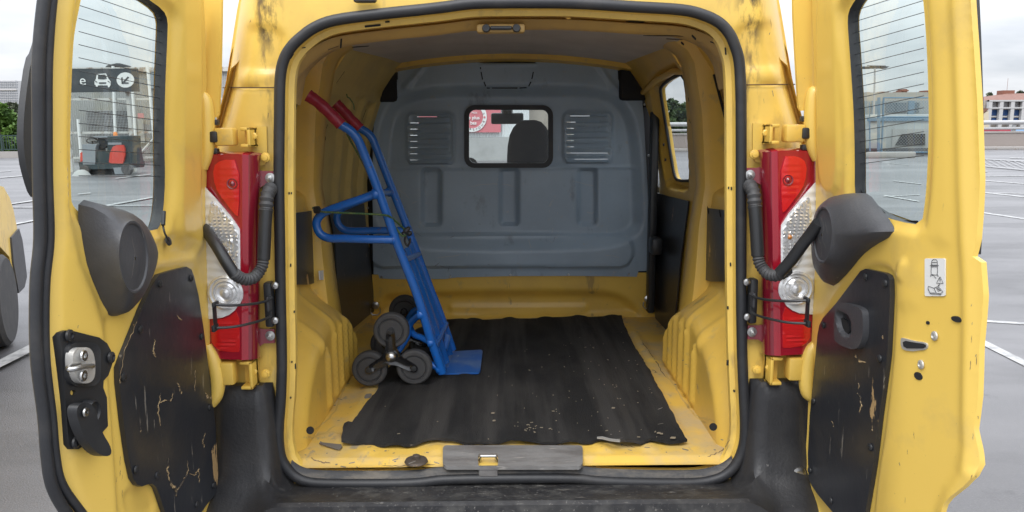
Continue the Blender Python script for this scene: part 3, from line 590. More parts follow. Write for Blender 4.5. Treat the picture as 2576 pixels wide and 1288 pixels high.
for sgn in (-1, 1):
    lamp(sgn)
    fx = (lambda q: q) if sgn < 0 else (lambda q: q.mirror())
    Y = oY
    # hinges: upper box arm and lower bracket
    for nm, v0, v1, u1 in (('u', 320, 366, 650), ('l', 912, 958, 655)):
        q = MB()
        a, b = Y(536, v0+2, -.07), Y(602, v1, -.03); q.box(a, b, bev=.006)
        a, b = Y(600, v0, -.065), Y(u1, v1+4, 0)
        x0, x1, z1, z0 = a[0], b[0], a[2], b[2]; t = .009
        q.box((x0, -.06, z1-t), (x1, 0, z1), bev=.003).box((x0, -.06, z0), (x1, 0, z0+t), bev=.003).box((x1-t, -.06, z0), (x1, 0, z1), bev=.003).box((x0, -.022, z0), (x1, -.012, z1))
        h = fx(q).build('door_hinge', M_yin, van)
        c = Y(640, v0+22, -.03); fx(MB().lathe([(.009, 0), (.009, .006), (.006, .008)], c, (0, -1, 0), 6, smooth=False)).build('bolt', M_yin, h)
        c = Y(668, 396 if nm == 'u' else 940, -.012); fx(MB().lathe([(.013, 0), (.012, .003), (.008, .004), (.008, .009), (.001, .010)], c, (0, -1, 0), 12)).build('bolt', M_yin, h)
        a, b = Y(544, v0+10, -.075), Y(535, v1-8, -.05); fx(MB().box(a, b, bev=.004)).build('hinge_pad', M_blk, h)
        for vv in (v0-12, v1+14):
            c = Y(540, vv, -.05); fx(MB().box(c-np.array((.010, .01, .007)), c+np.array((.010, .01, .007)), bev=.003)).build('stop_rubber', M_rub, h)
    # door check: black block with two rods
    q = MB().box(Y(660, 712, -.035), Y(697, 816, .0), bev=.006)
    chk = fx(q).build('door_check', M_blk, van)
    q = MB().box(Y(668, 748, -.06), Y(686, 778, -.03), bev=.005); fx(q).build('check_block', M_dgry, chk)
    for v in (718, 806): fx(MB().lathe([(.010, 0), (.009, .004), (.004, .006)], Y(692 if sgn < 0 else 692, v, -.040), (0, -1, 0), 12)).build('screw', M_steel, chk)
    for pts in ([(684, 748, -.05), (670, 757, -.07), (640, 764, -.12), (590, 768, -.17), (540, 767, -.19)], [(680, 795, -.05), (665, 803, -.07), (640, 811, -.12), (590, 822, -.17), (545, 825, -.19)]):
        fx(MB().tube(spl([Y(*p) for p in pts], 5), .0034, 8)).build('check_rod', M_blk, chk)
    q = MB().box(Y(531, 762, -.20), Y(552, 768, -.17), bev=.003).box(Y(534, 768, -.20), Y(547, 820, -.175), bev=.003).box(Y(530, 820, -.20), Y(552, 829, -.17), bev=.003); fx(q).build('check_bracket', M_blk, chk)
    # wiring conduit
    def ribbed(path, r, n=5):
        P = spl(path, n); return P, [r*(1.12 if i % 2 else .92) for i in range(len(P))]
    q = MB()
    P, rs = ribbed([Y(*p) for p in ((686, 478, .0), (680, 476, -.03), (672, 495, -.05), (669, 530, -.06))], .0165, 5); q.tube(P, rs, 14)
    fx(q).build('boot', bpy.data.materials.get('ribbed_rubber') or mat('ribbed_rubber', (.05, .05, .052), .6), van); q = MB()
    P, rs = ribbed([Y(*p) for p in ((663, 648, -.075), (660, 668, -.08), (650, 686, -.09), (636, 700, -.11), (616, 703, -.13), (598, 695, -.15), (588, 686, -.16))], .0140, 5); q.tube(P, rs, 14)
    cdt = fx(q).build('wiring_conduit', bpy.data.materials['ribbed_rubber'], van)
    q = MB().tube([Y(*p) for p in ((670, 524, -.06), (667, 560, -.066), (663, 652, -.075))], .0165, 14)
    fx(q).build('tube_sleeve', M_blk, cdt)
    if sgn < 0: q = MB().tube(spl([Y(*p) for p in ((592, 694, -.155), (570, 660, -.15), (545, 618, -.13), (524, 587, -.09), (508, 566, -.04))], 4), .0145, 14)
    else: q = MB().tube(spl([Y(*p) for p in ((1962, 686, -.16), (1990, 655, -.18), (2015, 620, -.20), (2040, 588, -.22), (2060, 560, -.24))], 4), .0145, 14)
    q.build('lower_sleeve', M_blk, cdt)
# rear fittings at the top edge
MB().box(oY(886, -12, -.03), oY(950, 9, 0), bev=.008).build('number_plate_lamp', M_dgry, van)
# ================================================================ REAR DOORS
def DX0(z): return .795-.034*max(0, z-.5)**2
def DXm(y, z):
    t = -.50-y; return DX0(z)+.35*(t if t > .03 else (0 if t < -.03 else (t+.03)**2/.12))
def door(sgn, name_lbl, outline, window, panel, rivets):
    f = (lambda y, z: -DXm(y, z)) if sgn < 0 else (lambda y, z: DXm(y, z))
    fo_ = lambda o: (lambda y, z: f(y, z)-sgn*o)               # o towards the van's centre
    s_ = -sgn                                                  # outward normal of the inner face
    T_ = lambda pts, o=0: tr(0, fo_(o), pts)
    W = T_(window); O = T_(outline); PN = T_(panel)
    bot = .42
    feats = []
    cyw, czw = np.mean(W, 0)
    feats.append(([(cyw+(y-cyw)*1.12, czw+(z-czw)*1.05) for y, z in W], -.012, .03))
    # raised box section beside the free edge and lower pressing
    return f, fo_, s_, T_, W, O, PN, feats
def appl(T_, fo_, s_, pts, o, t, name, m_, par, res=.02, holes=(), feats=(), rim=True):
    P = T_(pts, o); q = MB().sheet(0, fo_(o), P, [T_(h, o) for h in holes], [(T_(a, o), d, w_) for a, d, w_ in feats], res=res, sgn=s_, rim=t if rim else 0)
    return q.build(name, m_, par)
def pt(fo_, u, v, o): return onf(0, fo_(o), u, v)
def ln(fo_, pts, o, r, n=6): return MB().tube([pt(fo_, u, v, o) for u, v in pts], r, n)
def big_hole(W): c = np.mean(W, 0); return [(c[0]+(y-c[0])*1.0+(.07 if y > c[0] else 0), c[1]+(z-c[1])*1.04) for y, z in W]
def skin_out(P): return [(max(y, -.535), z) if y < -.3 else (y, z) for y, z in P]
# ---- left door
oL = [(500, -70), (512, 0), (516, 60), (520, 200), (517, 300), (520, 440), (517, 560), (520, 644), (527, 769), (532, 884), (538, 980), (543, 1034), (555, 1169), (551, 1244), (541, 1300), (500, 1370), (420, 1400), (320, 1420), (215, 1345), (165, 1288), (130, 1222), (118, 1144), (110, 1044), (91, 894), (90, 719), (101, 600), (98, 450), (97, 300), (97, 150), (111, 0), (125, -70), (180, -140), (300, -150), (440, -120)]
wL = sm([(385, -4), (425, 25), (436, 50), (435, 90), (429, 225), (427, 350), (429, 450), (425, 525), (417, 565), (408, 579), (360, 581), (260, 570), (210, 530), (197, 512), (195, 490), (193, 375), (195, 250), (200, 125), (205, 75), (220, 0), (232, -60), (300, -70)], 1)
pL = [(400, 691), (430, 681), (470, 671), (482, 678), (488, 694), (500, 744), (512, 824), (525, 924), (533, 984), (537, 994), (535, 1004), (542, 1069), (549, 1194), (545, 1239), (520, 1270), (500, 1300), (455, 1345), (430, 1330), (415, 1288), (400, 1244), (393, 1225), (383, 1217), (370, 1219), (357, 1224), (345, 1219), (335, 1204), (325, 1159), (312, 1069), (300, 964), (299, 924), (312, 889), (330, 844), (360, 769), (385, 715)]
f, fo_, s_, T_, W, O, PN, feats = door(-1, '', oL, wL, pL, None)
feats += [(T_(sm([(250, 800), (330, 770), (390, 670), (480, 655), (505, 690), (540, 960), (560, 1180), (545, 1300), (400, 1400), (300, 1400), (285, 1200), (270, 950)], 2)), -.007, .022),
          (T_(sm([(145, -60), (190, -60), (172, 150), (168, 400), (175, 620), (255, 800), (268, 960), (285, 1180), (300, 1400), (240, 1400), (160, 1220), (140, 1100), (128, 880), (125, 700), (140, 560), (135, 300)], 1)), .012, .03),
          (T_(sm([(440, -60), (500, -60), (505, 200), (500, 540), (515, 640), (440, 610), (448, 400), (452, 60)], 2)), .010, .035),
          (T_(sm([(318, 1230), (380, 1225), (405, 1290), (330, 1300)], 2)), -.006, .02), (T_(sm([(392, 600), (480, 590), (500, 640), (400, 660)], 2)), -.008, .03)]
q = MB().sheet(0, f, O, [W], feats, res=.0085, sgn=s_, rim=.010, hrim=.024, hmi=1)
q.sheet(0, lambda y, z: -(DX0(z)+.070), skin_out(O), [big_hole(W)], (), res=.04, sgn=-1)
dl = q.build('rear_door', [M_yel, M_rub], van); tag(dl, 'left rear door with black latch plate and heated window')
# right door
oR = [(2040, -70), (2044, 60), (2047, 150), (2050, 300), (2052, 450), (2051, 644), (2046, 760), (2041, 864), (2036, 960), (2030, 1060), (2024, 1150), (2027, 1219), (2040, 1270), (2056, 1300), (2120, 1380), (2200, 1420), (2340, 1420), (2372, 1330), (2379, 1290), (2385, 1270), (2400, 1252), (2432, 1224), (2455, 1198), (2459, 1169), (2454, 1119), (2449, 1079), (2457, 994), (2460, 869), (2468, 744), (2462, 660), (2446, 645), (2453, 600), (2459, 450), (2454, 250), (2445, 100), (2437, 0), (2425, -70), (2380, -130), (2200, -150), (2080, -120)]
wR = sm([(2190, -70), (2137, 0), (2120, 30), (2119, 65), (2124, 130), (2129, 200), (2135, 300), (2137, 400), (2137, 490), (2145, 500), (2200, 540), (2242, 556), (2304, 567), (2313, 500), (2318, 430), (2322, 300), (2319, 175), (2312, 50), (2306, 0), (2298, -70)], 1)
pR = [(2164, 682), (2177, 676), (2222, 686), (2233, 692), (2238, 703), (2239, 744), (2232, 894), (2212, 1044), (2197, 1169), (2177, 1288), (2168, 1345), (2130, 1330), (2094, 1288), (2057, 1244), (2042, 1222), (2034, 1204), (2032, 1144), (2037, 1044), (2049, 919), (2056, 844), (2061, 818), (2070, 800), (2102, 764)]
fR, foR, sR, TR, WRr, OR, PNR, fe = door(1, '', oR, wR, pR, None)
fe += [(TR(sm([(2060, 800), (2165, 664), (2240, 668), (2254, 720), (2246, 900), (2225, 1080), (2205, 1200), (2190, 1380), (2080, 1340), (2024, 1220), (2028, 1080)], 2)), -.007, .022),
       (TR(sm([(2395, -70), (2440, -70), (2462, 500), (2475, 760), (2468, 1180), (2400, 1280), (2360, 1400), (2340, 1400), (2372, 1250), (2428, 1170), (2425, 1000), (2432, 760), (2418, 560), (2410, 200)], 1)), .010, .030),
       (TR(sm([(2418, -70), (2440, -70), (2468, 500), (2480, 760), (2470, 1180), (2440, 1180), (2444, 760), (2434, 500), (2428, 200)], 1)), -.012, .022),
       (TR(sm([(2264, 655), (2286, 655), (2276, 700), (2266, 706), (2256, 690)], 2)), .007, .02),
       (TR(sm([(2060, -60), (2106, -60), (2108, 200), (2122, 480), (2060, 500), (2056, 200)], 2)), .008, .03),
       (TR(sm([(2318, -60), (2390, -60), (2398, 300), (2400, 600), (2330, 620), (2318, 760), (2262, 780), (2262, 700), (2326, 560), (2334, 300)], 1)), .004, .04)]
q = MB().sheet(0, fR, OR, [WRr], fe, res=.0072, sgn=sR, rim=.010, hrim=.024, hmi=1)
q.sheet(0, lambda y, z: (DX0(z)+.070), skin_out(OR), [big_hole(WRr)], (), res=.04, sgn=1)
dr = q.build('rear_door', [M_yel, M_rub], van); tag(dr, 'right rear door with a pull cup and a paper warning sticker')
for d_, F_, T2, Wp, s2, sg, pan, side_ in ((dl, fo_, T_, W, s_, -1, PN, 'L'), (dr, foR, TR, WRr, sR, 1, PNR, 'R')):
    # hardboard lining, rivets
    OFS = .004
    Pp = T2(pL if side_ == 'L' else pR, OFS)
    tag(MB().sheet(0, F_(OFS), Pp, res=.03, sgn=s2, rim=.010).build('door_lining', M_hard, d_), 'scratched black hardboard lining')
    riv = ((402, 714), (481, 700), (352, 828), (508, 847), (310, 948), (527, 1025), (342, 1181), (395, 1196), (537, 1221), (495, 1269)) if side_ == 'L' else ((2177, 696), (2227, 713), (2071, 818), (2213, 902), (2047, 1009), (2190, 1125), (2038, 1183), (2090, 1259))
    for u, v in riv:
        p = onf(0, F_(OFS+.001), u, v); MB().lathe([(.0088, 0), (.0083, .003), (.005, .005), (.001, .0052)], p, (s2, 0, 0), 12).build('rivet', M_blk, d_)
    # glass with black border, set back from the inner face
    cyw, czw = np.mean(Wp, 0); Wb = [(cyw+(y-cyw)*1.10, czw+(z-czw)*1.03) for y, z in Wp]
    gx = (lambda y, z, sg=sg: sg*(DXm(y, z)+.028))
    MB().sheet(0, gx, Wb, res=.06, sgn=s2).build('window_pane', M_glass, d_)
    if side_ == 'L':
        fb = [(450, -90), (450, 600), (420, 640), (180, 640), (180, 590), (330, 586), (372, 582), (398, 572), (409, 560), (417, 520), (420, 440), (418, 330), (421, 200), (425, 80), (421, 52), (410, 30), (380, 0), (300, -60), (300, -90)]
    else:
        fb = [(2095, -90), (2100, 300), (2110, 600), (2310, 600), (2310, 555), (2246, 553), (2236, 544), (2205, 515), (2170, 484), (2158, 462), (2152, 440), (2147, 340), (2141, 200), (2132, 60), (2134, 36), (2148, 0), (2190, -60), (2190, -90)]
    FB = tr(0, (lambda y, z: gx(y, z)+s2*.003), fb)
    MB().sheet(0, lambda y, z: gx(y, z)+s2*.003, FB, res=.05, sgn=s2).build('glass_border', M_frit, d_)
    for k in range(-1, 15):
        if side_ == 'L': a, b = (198, (-40+66*k)/2), (428, (118+55*k)/2)
        else: a, b = (1932+205, (62+55*k)/2), (1932+392, (-58+60*k)/2)
        gl = lambda y, z: gx(y, z)+s2*.0035
        P = [onf(0, gl, a[0]+(b[0]-a[0])*t, a[1]+(b[1]-a[1])*t) for t in np.linspace(0, 1, 6)]
        MB().tube(P, .0007, 4).build('heater_wire', M_blk, d_)
# torn fibres on the linings
M_fib = mat('torn_fibreboard', (.38, .27, .14), .9, col2=(.05, .04, .03), ns=45, lo=.5, hi=.6)
_f = random.Random(4)
for par, F_, sx_, Lc in ((dl, fo_, 0, ([(810, 690, .8), (800, 740, 1), (795, 790, 1), (808, 855, .6)], [(800, 740, .8), (830, 725, 1.2), (860, 730, 1.1), (870, 690, .6)], [(895, 640, .8), (905, 665, 2.4), (912, 695, .6)], [(780, 420, .6), (774, 460, 1), (772, 490, 2.2), (784, 510, 1)], [(852, 1018, 1), (842, 1070, 1.5), (850, 1110, 1.2), (858, 1150, 2.4), (880, 1168, 3), (890, 1212, 1.2)], [(940, 1030, .6), (945, 1090, 1.2), (915, 1140, 2.6), (885, 1185, 1.6)], [(945, 1090, .8), (980, 1105, 1), (1000, 1070, 1), (1002, 1140, .5)], [(1035, 690, 1), (1045, 712, 2.6), (1070, 716, 1.4)], [(893, 300, .6), (905, 318, 1.2), (917, 322, .7)], [(980, 575, .5), (982, 680, .8)], [(1030, 890, .6), (1022, 930, .8), (1026, 965, .8)], [(705, 860, .6), (710, 890, .9)], [(602, 640, .5), (606, 600, .3), (625, 480, .4), (660, 400, .5), (690, 330, .3)])),
                        (dr, foR, 1932, ([(440, 500, 1), (445, 512, 1.6)], [(455, 520, .8), (465, 532, 2), (492, 535, .8)], [(448, 690, .8), (462, 705, 1.4), (472, 745, 1.4), (460, 790, .6)], [(478, 265, .8), (486, 292, 1.4), (494, 322, .6)], [(456, 640, .5), (454, 670, .8)], [(575, 400, .6), (578, 418, .9)], [(320, 830, .5), (330, 860, .8)], [(522, 855, .6), (526, 880, .9)]))):
    for L_ in Lc:
        P = []; R_ = []
        for (x0, y0_, r0), (x1_, y1_, r1_) in zip(L_, L_[1:]):
            for k in range(5):
                t = k/5; P.append(pt(F_, sx_+(x0+(x1_-x0)*t+_f.uniform(-4, 4))/2, 644+(y0_+(y1_-y0_)*t)/2, .0045)); R_.append(.0012*(r0+(r1_-r0)*t)*_f.uniform(.5, 1.3))
        P.append(pt(F_, sx_+L_[-1][0]/2, 644+L_[-1][1]/2, .0045)); R_.append(.0004)
        q = MB().tube(P, R_, 5); xm = np.mean([p[0] for p in P]); q.build('torn_fibre', M_fib, par)
# flange panels that wrap the van's corner, hinge covers
def wrap(pts, y, par):
    P = [oY(u, v, y) for u, v in pts]; MB().prism(P, (0, -.012, 0)).build('corner_flange', M_yel, par)
wrap([(500, -70), (563, -70), (561, 60), (558, 200), (554, 288), (548, 296), (505, 292)], -.035, dl)
wrap([(2060, -70), (1990, -70), (1992, 40), (1998, 150), (2005, 270), (2010, 279), (2060, 276)], -.035, dr)
for par, pts, y in ((dl, [(522, 236), (531, 262), (534, 330), (533, 380), (524, 424)], -.06), (dl, [(534, 868), (550, 905), (560, 950), (558, 990), (545, 1018)], -.06), (dr, [(2040, 222), (2033, 240), (2029, 300), (2031, 360), (2042, 402)], -.06), (dr, [(2042, 862), (2024, 888), (2016, 940), (2018, 985), (2034, 1003)], -.06)):
    P = spl([oY(u, v, y) for u, v in pts], 4); o = (-.030 if par is dl else .030)
    MB().tube([p+np.array((o*.45, 0, 0)) for p in P], [.02*math.sin(math.pi*(.12+.76*i/(len(P)-1)))**.5 for i in range(len(P))], 12).build('hinge_cover', M_yel, par)
# door seal on the free edge of the left door: two ribs
for pts, r, n_ in (([(125, -70), (111, 0), (97, 150), (97, 300), (98, 450), (101, 600), (91, 719), (92, 894), (110, 1044), (118, 1144), (131, 1222), (166, 1288), (216, 1345), (320, 1420)], .0105, 'edge_seal'), ([(146, -70), (131, 0), (120, 150), (119, 300), (120, 450), (124, 600), (113, 719), (113, 894), (130, 1050), (138, 1140), (153, 1212), (192, 1272), (242, 1330), (330, 1400)], .0085, 'edge_seal_lip')):
    P = spl([pt(fo_, u, v, .006) for u, v in pts], 6); MB().tube(P, r, 12).build(n_, M_rub, dl)
# outer glass edge bulging past the left door, black trim past the right door
P = [oX(u, v, -.885) for u, v in sm([(108, 60), (92, 130), (78, 150), (64, 250), (58, 330), (62, 400), (74, 450), (88, 492), (104, 500), (104, 300)], 1)]
MB().prism(P, (-.012, 0, 0)).build('outer_glass', M_blk, dl)
P = [oX(u, v, .875) for u, v in [(2425, -60), (2446, -60), (2453, 100), (2458, 250), (2460, 450), (2457, 560), (2452, 640), (2440, 640), (2440, 200)]]
MB().prism(P, (.012, 0, 0)).build('outer_glass', M_blk, dr)
# wiper motor covers
def cover(par, F_, s2, base, capx, cap, name='motor_cover'):
    B = [onf(0, F_(-.004), u, v) for u, v in base]; n = len(B); sx = -1 if par is dl else 1
    # resample base and cap to n points, matched by angle
    A = np.array(B); c0 = A.mean(0); ang = np.arctan2(A[:, 2]-c0[2], A[:, 1]-c0[1])
    cc = oX(cap[0], cap[1], sx*capx); Cp = np.array([cc+np.array((0, math.cos(t)*cap[2], math.sin(t)*cap[3])) for t in ang])
    rings = []
    for t, k in ((0, 0), (.03, .0), (.35, .12), (.62, .36), (.82, .66), (.93, .88), (.985, .97), (1.0, .99)):
        r = A*(1-k)+Cp*k; r[:, 0] = A[:, 0]*(1-t)+Cp[:, 0]*t; rings.append(r)
    q = MB().loft([list(r) for r in rings], closed=True)
    last = rings[-1]; c1 = last.mean(0)
    q.loft([list(last), list(c1+(last-c1)*.94+np.array((0, 0, 0))), list(c1+(last-c1)*.90+np.array((sx*.003, 0, 0))), list(c1+(last-c1)*.05+np.array((-sx*.001, 0, 0)))], closed=True)
    ob = q.build(name, M_dgry, par, fix=True); ring = [tuple(p+np.array((-sx*.001, 0, 0))) for p in (c1+(last-c1)*.96)]
    return ob
cvL = cover(dl, fo_, s_, sm([(197, 500), (250, 512), (310, 530), (345, 555), (370, 590), (386, 630), (384, 655), (375, 684), (345, 739), (318, 778), (298, 794), (275, 796), (262, 780), (240, 739), (215, 674), (203, 614), (196, 560)], 1), .728, (338, 646, .058, .070))
cvR = cover(dr, foR, sR, sm([(2100, 495), (2122, 488), (2157, 485), (2187, 487), (2212, 520), (2244, 560), (2256, 590), (2202, 620), (2172, 644), (2140, 685), (2104, 721), (2090, 716), (2072, 690), (2064, 640), (2066, 560), (2078, 515)], 1), .716, (2068, 592, .052, .066))
# left door: latch plate, latch, lever
SP_ = [(150, 848), (156, 836), (166, 831), (182, 832), (250, 849), (270, 864), (283, 889), (284, 912), (273, 944), (261, 958), (260, 975), (269, 1000), (272, 1072), (252, 1094), (198, 1130), (180, 1130), (173, 1118), (165, 1010), (155, 900)]
lp = appl(T_, fo_, s_, SP_, .018, .014, 'latch_plate', M_blk, dl, .02, holes=[ell(184, 988, 7.5, 7.5, 14)])
appl(T_, fo_, s_, rrect(172, 860, 254, 972, 26), .026, .012, 'latch_surround', M_blk, lp, .02, feats=[(rrect(182, 870, 246, 964, 20), -.004, .006)])
la = appl(T_, fo_, s_, sm([(186, 878), (222, 871), (238, 890), (241, 940), (232, 962), (206, 966), (190, 950), (182, 910)], 2), .036, .014, 'latch', M_steelm, lp, .01, feats=[(ell(210, 895, 13, 13), .003, .006), (ell(209, 945, 13, 13), .003, .006)])
for u, v, m_ in ((210, 895, M_steel), (209, 945, M_steel)): MB().lathe([(.011, 0), (.010, .003), (.005, .0032), (.0045, .0005)], pt(fo_, u, v, .040), (s_, 0, 0), 14).build('screw', m_, lp)
P = [pt(fo_, u, v, o) for u, v, o in ((232, 922, .036), (232, 920, .056), (215, 922, .060), (190, 927, .062), (176, 929, .058), (172, 926, .050), (178, 921, .044), (195, 920, .040), (200, 918, .036))]
MB().tube(spl(P, 3), .0045, 8).build('latch_loop', M_steel, lp)
for u, v in ((173, 844), (189, 1113), (278, 899)): MB().lathe([(.0115, 0), (.011, .004), (.006, .006), (.005, .003)], pt(fo_, u, v, .019), (s_, 0, 0), 16).build('bolt', M_blk, lp)
hc = pt(fo_, 215, 1037, .02)
MB().lathe([(.024, 0), (.024, .012), (.020, .018), (.018, .014)], hc, (s_, 0, 0), 28).build('lever_hub', M_blk, lp)
lv_ = [(193, 1030), (200, 1016), (216, 1012), (232, 1018), (242, 1034), (250, 1070), (262, 1096), (276, 1118), (282, 1138), (274, 1148), (256, 1146), (238, 1134), (218, 1108), (203, 1076), (195, 1050)]
appl(T_, fo_, s_, sm(lv_, 1), .052, .018, 'release_lever', M_blk, lp, .01, feats=[(ell(215, 1037, 12, 13), -.003, .004)])
MB().lathe([(.009, 0), (.008, .003), (.004, .0032), (.0035, 0)], pt(fo_, 215, 1037, .052), (s_, 0, 0), 12).build('screw', M_steel, lp)
# dangling heater lead
P = [pt(fo_, u, v, o) for u, v, o in ((412, 524, -.03), (413, 535, -.01), (411, 550, .0), (410, 566, .0), (414, 585, .006), (424, 606, .006))]
hl = MB().tube(spl(P, 4), .0022, 6).build('heater_lead', M_blk, dl)
MB().tube([pt(fo_, 412, 532, -.002), pt(fo_, 410, 566, .002)], .005, 8).build('connector', M_blk, hl)
MB().lathe([(.011, 0), (.010, .004), (.002, .006)], pt(fo_, 422, 607, .0), (s_, 0, .3), 14).build('grommet', M_rub, hl)
# right door: pull cup, sticker, lock slot, bolts, holes
cup = appl(TR, foR, sR, sm([(2099, 769), (2104, 763), (2122, 761), (2165, 774), (2171, 794), (2170, 854), (2152, 884), (2102, 864), (2097, 844)], 2), .018, .014, 'pull_cup', M_dgry, dr, .006, feats=[(sm([(2102, 789), (2114, 785), (2137, 799), (2140, 849), (2110, 836)], 2), -.016, .010)])
appl(TR, foR, sR, sm([(2110, 802), (2122, 800), (2134, 812), (2137, 845), (2112, 834)], 2), .008, .004, 'finger_recess', M_dark, cup, .02)
st_ = appl(TR, foR, sR, rrect(2326, 650, 2377, 745, 4), .0025, .002, 'warning_sticker', mat('white_sticker', (.70, .70, .68), .45), dr, .03)
ink = mat('dark_ink', (.10, .10, .105), .6)
A_ = lambda x, y: (1932+x/2, 644+y/2)
draw = [[(822, 45), (820, 75), (822, 95), (850, 95), (853, 75), (852, 45), (822, 45)], [(822, 45), (824, 25), (830, 18), (846, 18), (851, 25), (852, 45)], [(826, 32), (848, 32)], [(815, 48), (858, 48)], [(822, 54), (852, 54)], [(820, 92), (818, 104)], [(852, 92), (856, 104)], [(845, 112), (826, 92), (826, 99)], [(826, 92), (833, 94)],
        [(866, 104), (847, 136), (882, 138), (866, 104)], [(865, 113), (865, 126)], [(865, 130), (865, 132)], [(864, 138), (858, 152)], [(858, 152), (862, 146)], [(858, 152), (857, 145)], [(856, 104), (856, 98)],
        [(808, 152), (835, 162), (856, 152), (880, 180), (868, 190), (845, 186), (815, 185), (804, 158), (808, 152)], [(835, 162), (846, 186)], [(804, 165), (816, 190), (845, 192), (872, 194)], [(846, 164), (858, 160)], [(850, 170), (864, 166)], [(854, 177), (869, 172)]]
for k, pl in enumerate(draw): ln(foR, [A_(*p) for p in pl], .0032, .0006, 4).build('pictogram_line', ink, st_)
for u, v in ((2352, 845), (2318, 917)): MB().lathe([(.0095, 0), (.009, .003), (.005, .0045), (.004, .002)], pt(foR, u, v, .0), (sR, 0, 0), 18).build('bolt', M_steelm, dr)
for u, v, a, b in ((2310, 946, .009, .0078), (2334, 812, .0035, .0035), (2408, 803, .010, .0055)):
    p = pt(foR, u, v, .001); P = [p+np.array((0, -math.cos(t)*a, math.sin(t)*b)) for t in np.linspace(0, 2*math.pi, 16, endpoint=False)]
    MB().sheet(0, foR(.0035 if u > 2380 else .0018), [(q_[1], q_[2]) for q_ in P], res=.05, sgn=sR, rim=.004).build('drain_plug', M_dark, dr)
ls = appl(TR, foR, sR, sm([(2266, 850), (2272, 850), (2300, 858), (2328, 861), (2333, 870), (2328, 880), (2304, 882), (2298, 884), (2272, 881), (2265, 868)], 1), .003, .003, 'lock_slot', M_steelm, dr, .02)
appl(TR, foR, sR, sm([(2270, 856), (2300, 862), (2327, 865), (2328, 876), (2302, 877), (2273, 876)], 1), .0045, .002, 'slot_opening', M_dark, ls, .02)
# ================================================================ wheels and underside
def wheel(c, r, w_, ax=(1, 0, 0), par=None, name='wheel', rimm=None):
    c = np.array(c, float); a = np.array(ax, float)
    t = MB().lathe([(r*.62, -w_/2), (r*.90, -w_/2), (r*.985, -w_*.38), (r, -w_*.2), (r, w_*.2), (r*.985, w_*.38), (r*.90, w_/2), (r*.62, w_/2)], c, a, 36).build(name, M_tyre, par)
    MB().lathe([(r*.63, -w_*.3), (r*.63, w_*.46), (r*.58, w_*.48), (r*.54, w_*.36), (r*.30, w_*.30), (r*.22, w_*.40), (.01, w_*.40)], c, a, 24).build('rim', rimm or M_steelm, t)
    return t
for sx in (-1, 1):
    for y in (.70, 3.2): wheel((sx*.80, y, .33), .33, .2, (sx, 0, 0), van)
MB().box((-.80, .05, .30), (.80, 3.8, .42)).build('chassis', M_dark, van)
# ================================================================ CARGO: carpet, sack truck, cord
ZM = ZF+.012
mp_ = [(859, 1116), (862, 1095), (866, 1069), (876, 1066), (886, 1069), (893, 1058), (904, 1044), (925, 1015), (949, 984), (960, 950), (995, 905), (1040, 855), (1075, 825), (1109, 806), (1164, 802), (1230, 804), (1288, 803), (1370, 801), (1438, 797), (1488, 800), (1530, 797), (1563, 794), (1568, 814), (1582, 844), (1598, 874), (1612, 895), (1623, 914), (1630, 925), (1638, 934), (1650, 965), (1668, 994), (1682, 1030), (1698, 1059), (1710, 1085), (1723, 1106), (1729, 1111), (1713, 1114), (1685, 1114), (1658, 1111), (1638, 1107), (1625, 1112), (1613, 1116), (1573, 1120), (1548, 1114), (1530, 1108), (1508, 1105), (1490, 1111), (1450, 1112), (1363, 1114), (1288, 1113), (1234, 1111), (1169, 1113), (1140, 1110), (1099, 1106), (1069, 1111), (1045, 1119), (1019, 1121), (964, 1119), (935, 1113), (914, 1110), (884, 1114)]
mo = tr(2, ZM, mp_)
_r = random.Random(3); mo2 = []
for i, (a, b) in enumerate(zip(mo, mo[1:]+mo[:1])):
    mo2.append(a); L_ = math.hypot(b[0]-a[0], b[1]-a[1])
    for k in range(1, int(L_/.02)): t = k*.02/L_; mo2.append((a[0]+(b[0]-a[0])*t+_r.uniform(-.0025, .0025), a[1]+(b[1]-a[1])*t+_r.uniform(-.0025, .0025)))
def mbump(x, y):
    h = 0*x
    for c in (-.50, -.34, -.17, .0, .17, .34, .50): h = h+.0075*np.exp(-((x-c)/.026)**4)
    h = h+.0025*np.sin(x*23+y*5)*np.sin(y*17+x*3)+.003*np.sin(y*4+x*2)
    fr = np.clip(1-(y-.08)/.12, 0, 1); return h+fr*(.005*np.sin(x*21+1)+.004*np.sin(x*47))+.002
carp = MB().sheet(2, ZM, mo2, res=.0125, rim=.008, bump=mbump).build('floor_carpet', M_carp)
tag(carp, 'crumpled black carpet mat with debris laid on the yellow cargo floor', 'carpet')
# sack truck
hx = oZ(1000, 960, ZF)
truck = empty('hand_truck', (float(hx[0]), float(hx[1])+.2, ZM), 'blue stair-climbing hand truck with red grips leaning on the left cargo wall', 'hand truck')
y1 = .70; y2 = 1.02
PN_ = lambda u, v, y: oY(u, v, y)
near = [(856, 313), (878, 326), (892, 340), (902, 355), (920, 398), (945, 461), (970, 530), (996, 605), (1018, 662), (1042, 722), (1060, 776), (1083, 853), (1101, 905), (1112, 938)]
far = [(904, 322), (924, 334), (937, 350), (947, 374), (965, 420), (986, 474), (1011, 537), (1039, 610), (1056, 655), (1082, 725), (1102, 775), (1121, 827), (1139, 880)]
yn = lambda v: .70-.00028*(940-v)
yf_ = lambda v: 1.02-.0002*(880-v)
tn = [PN_(u, v, yn(v)) for u, v in near]; tf = [PN_(u, v, yf_(v)) for u, v in far]
for t_ in (tn, tf): MB().tube(spl(t_, 4), .0155, 12).build('side_rail', M_blue, truck)
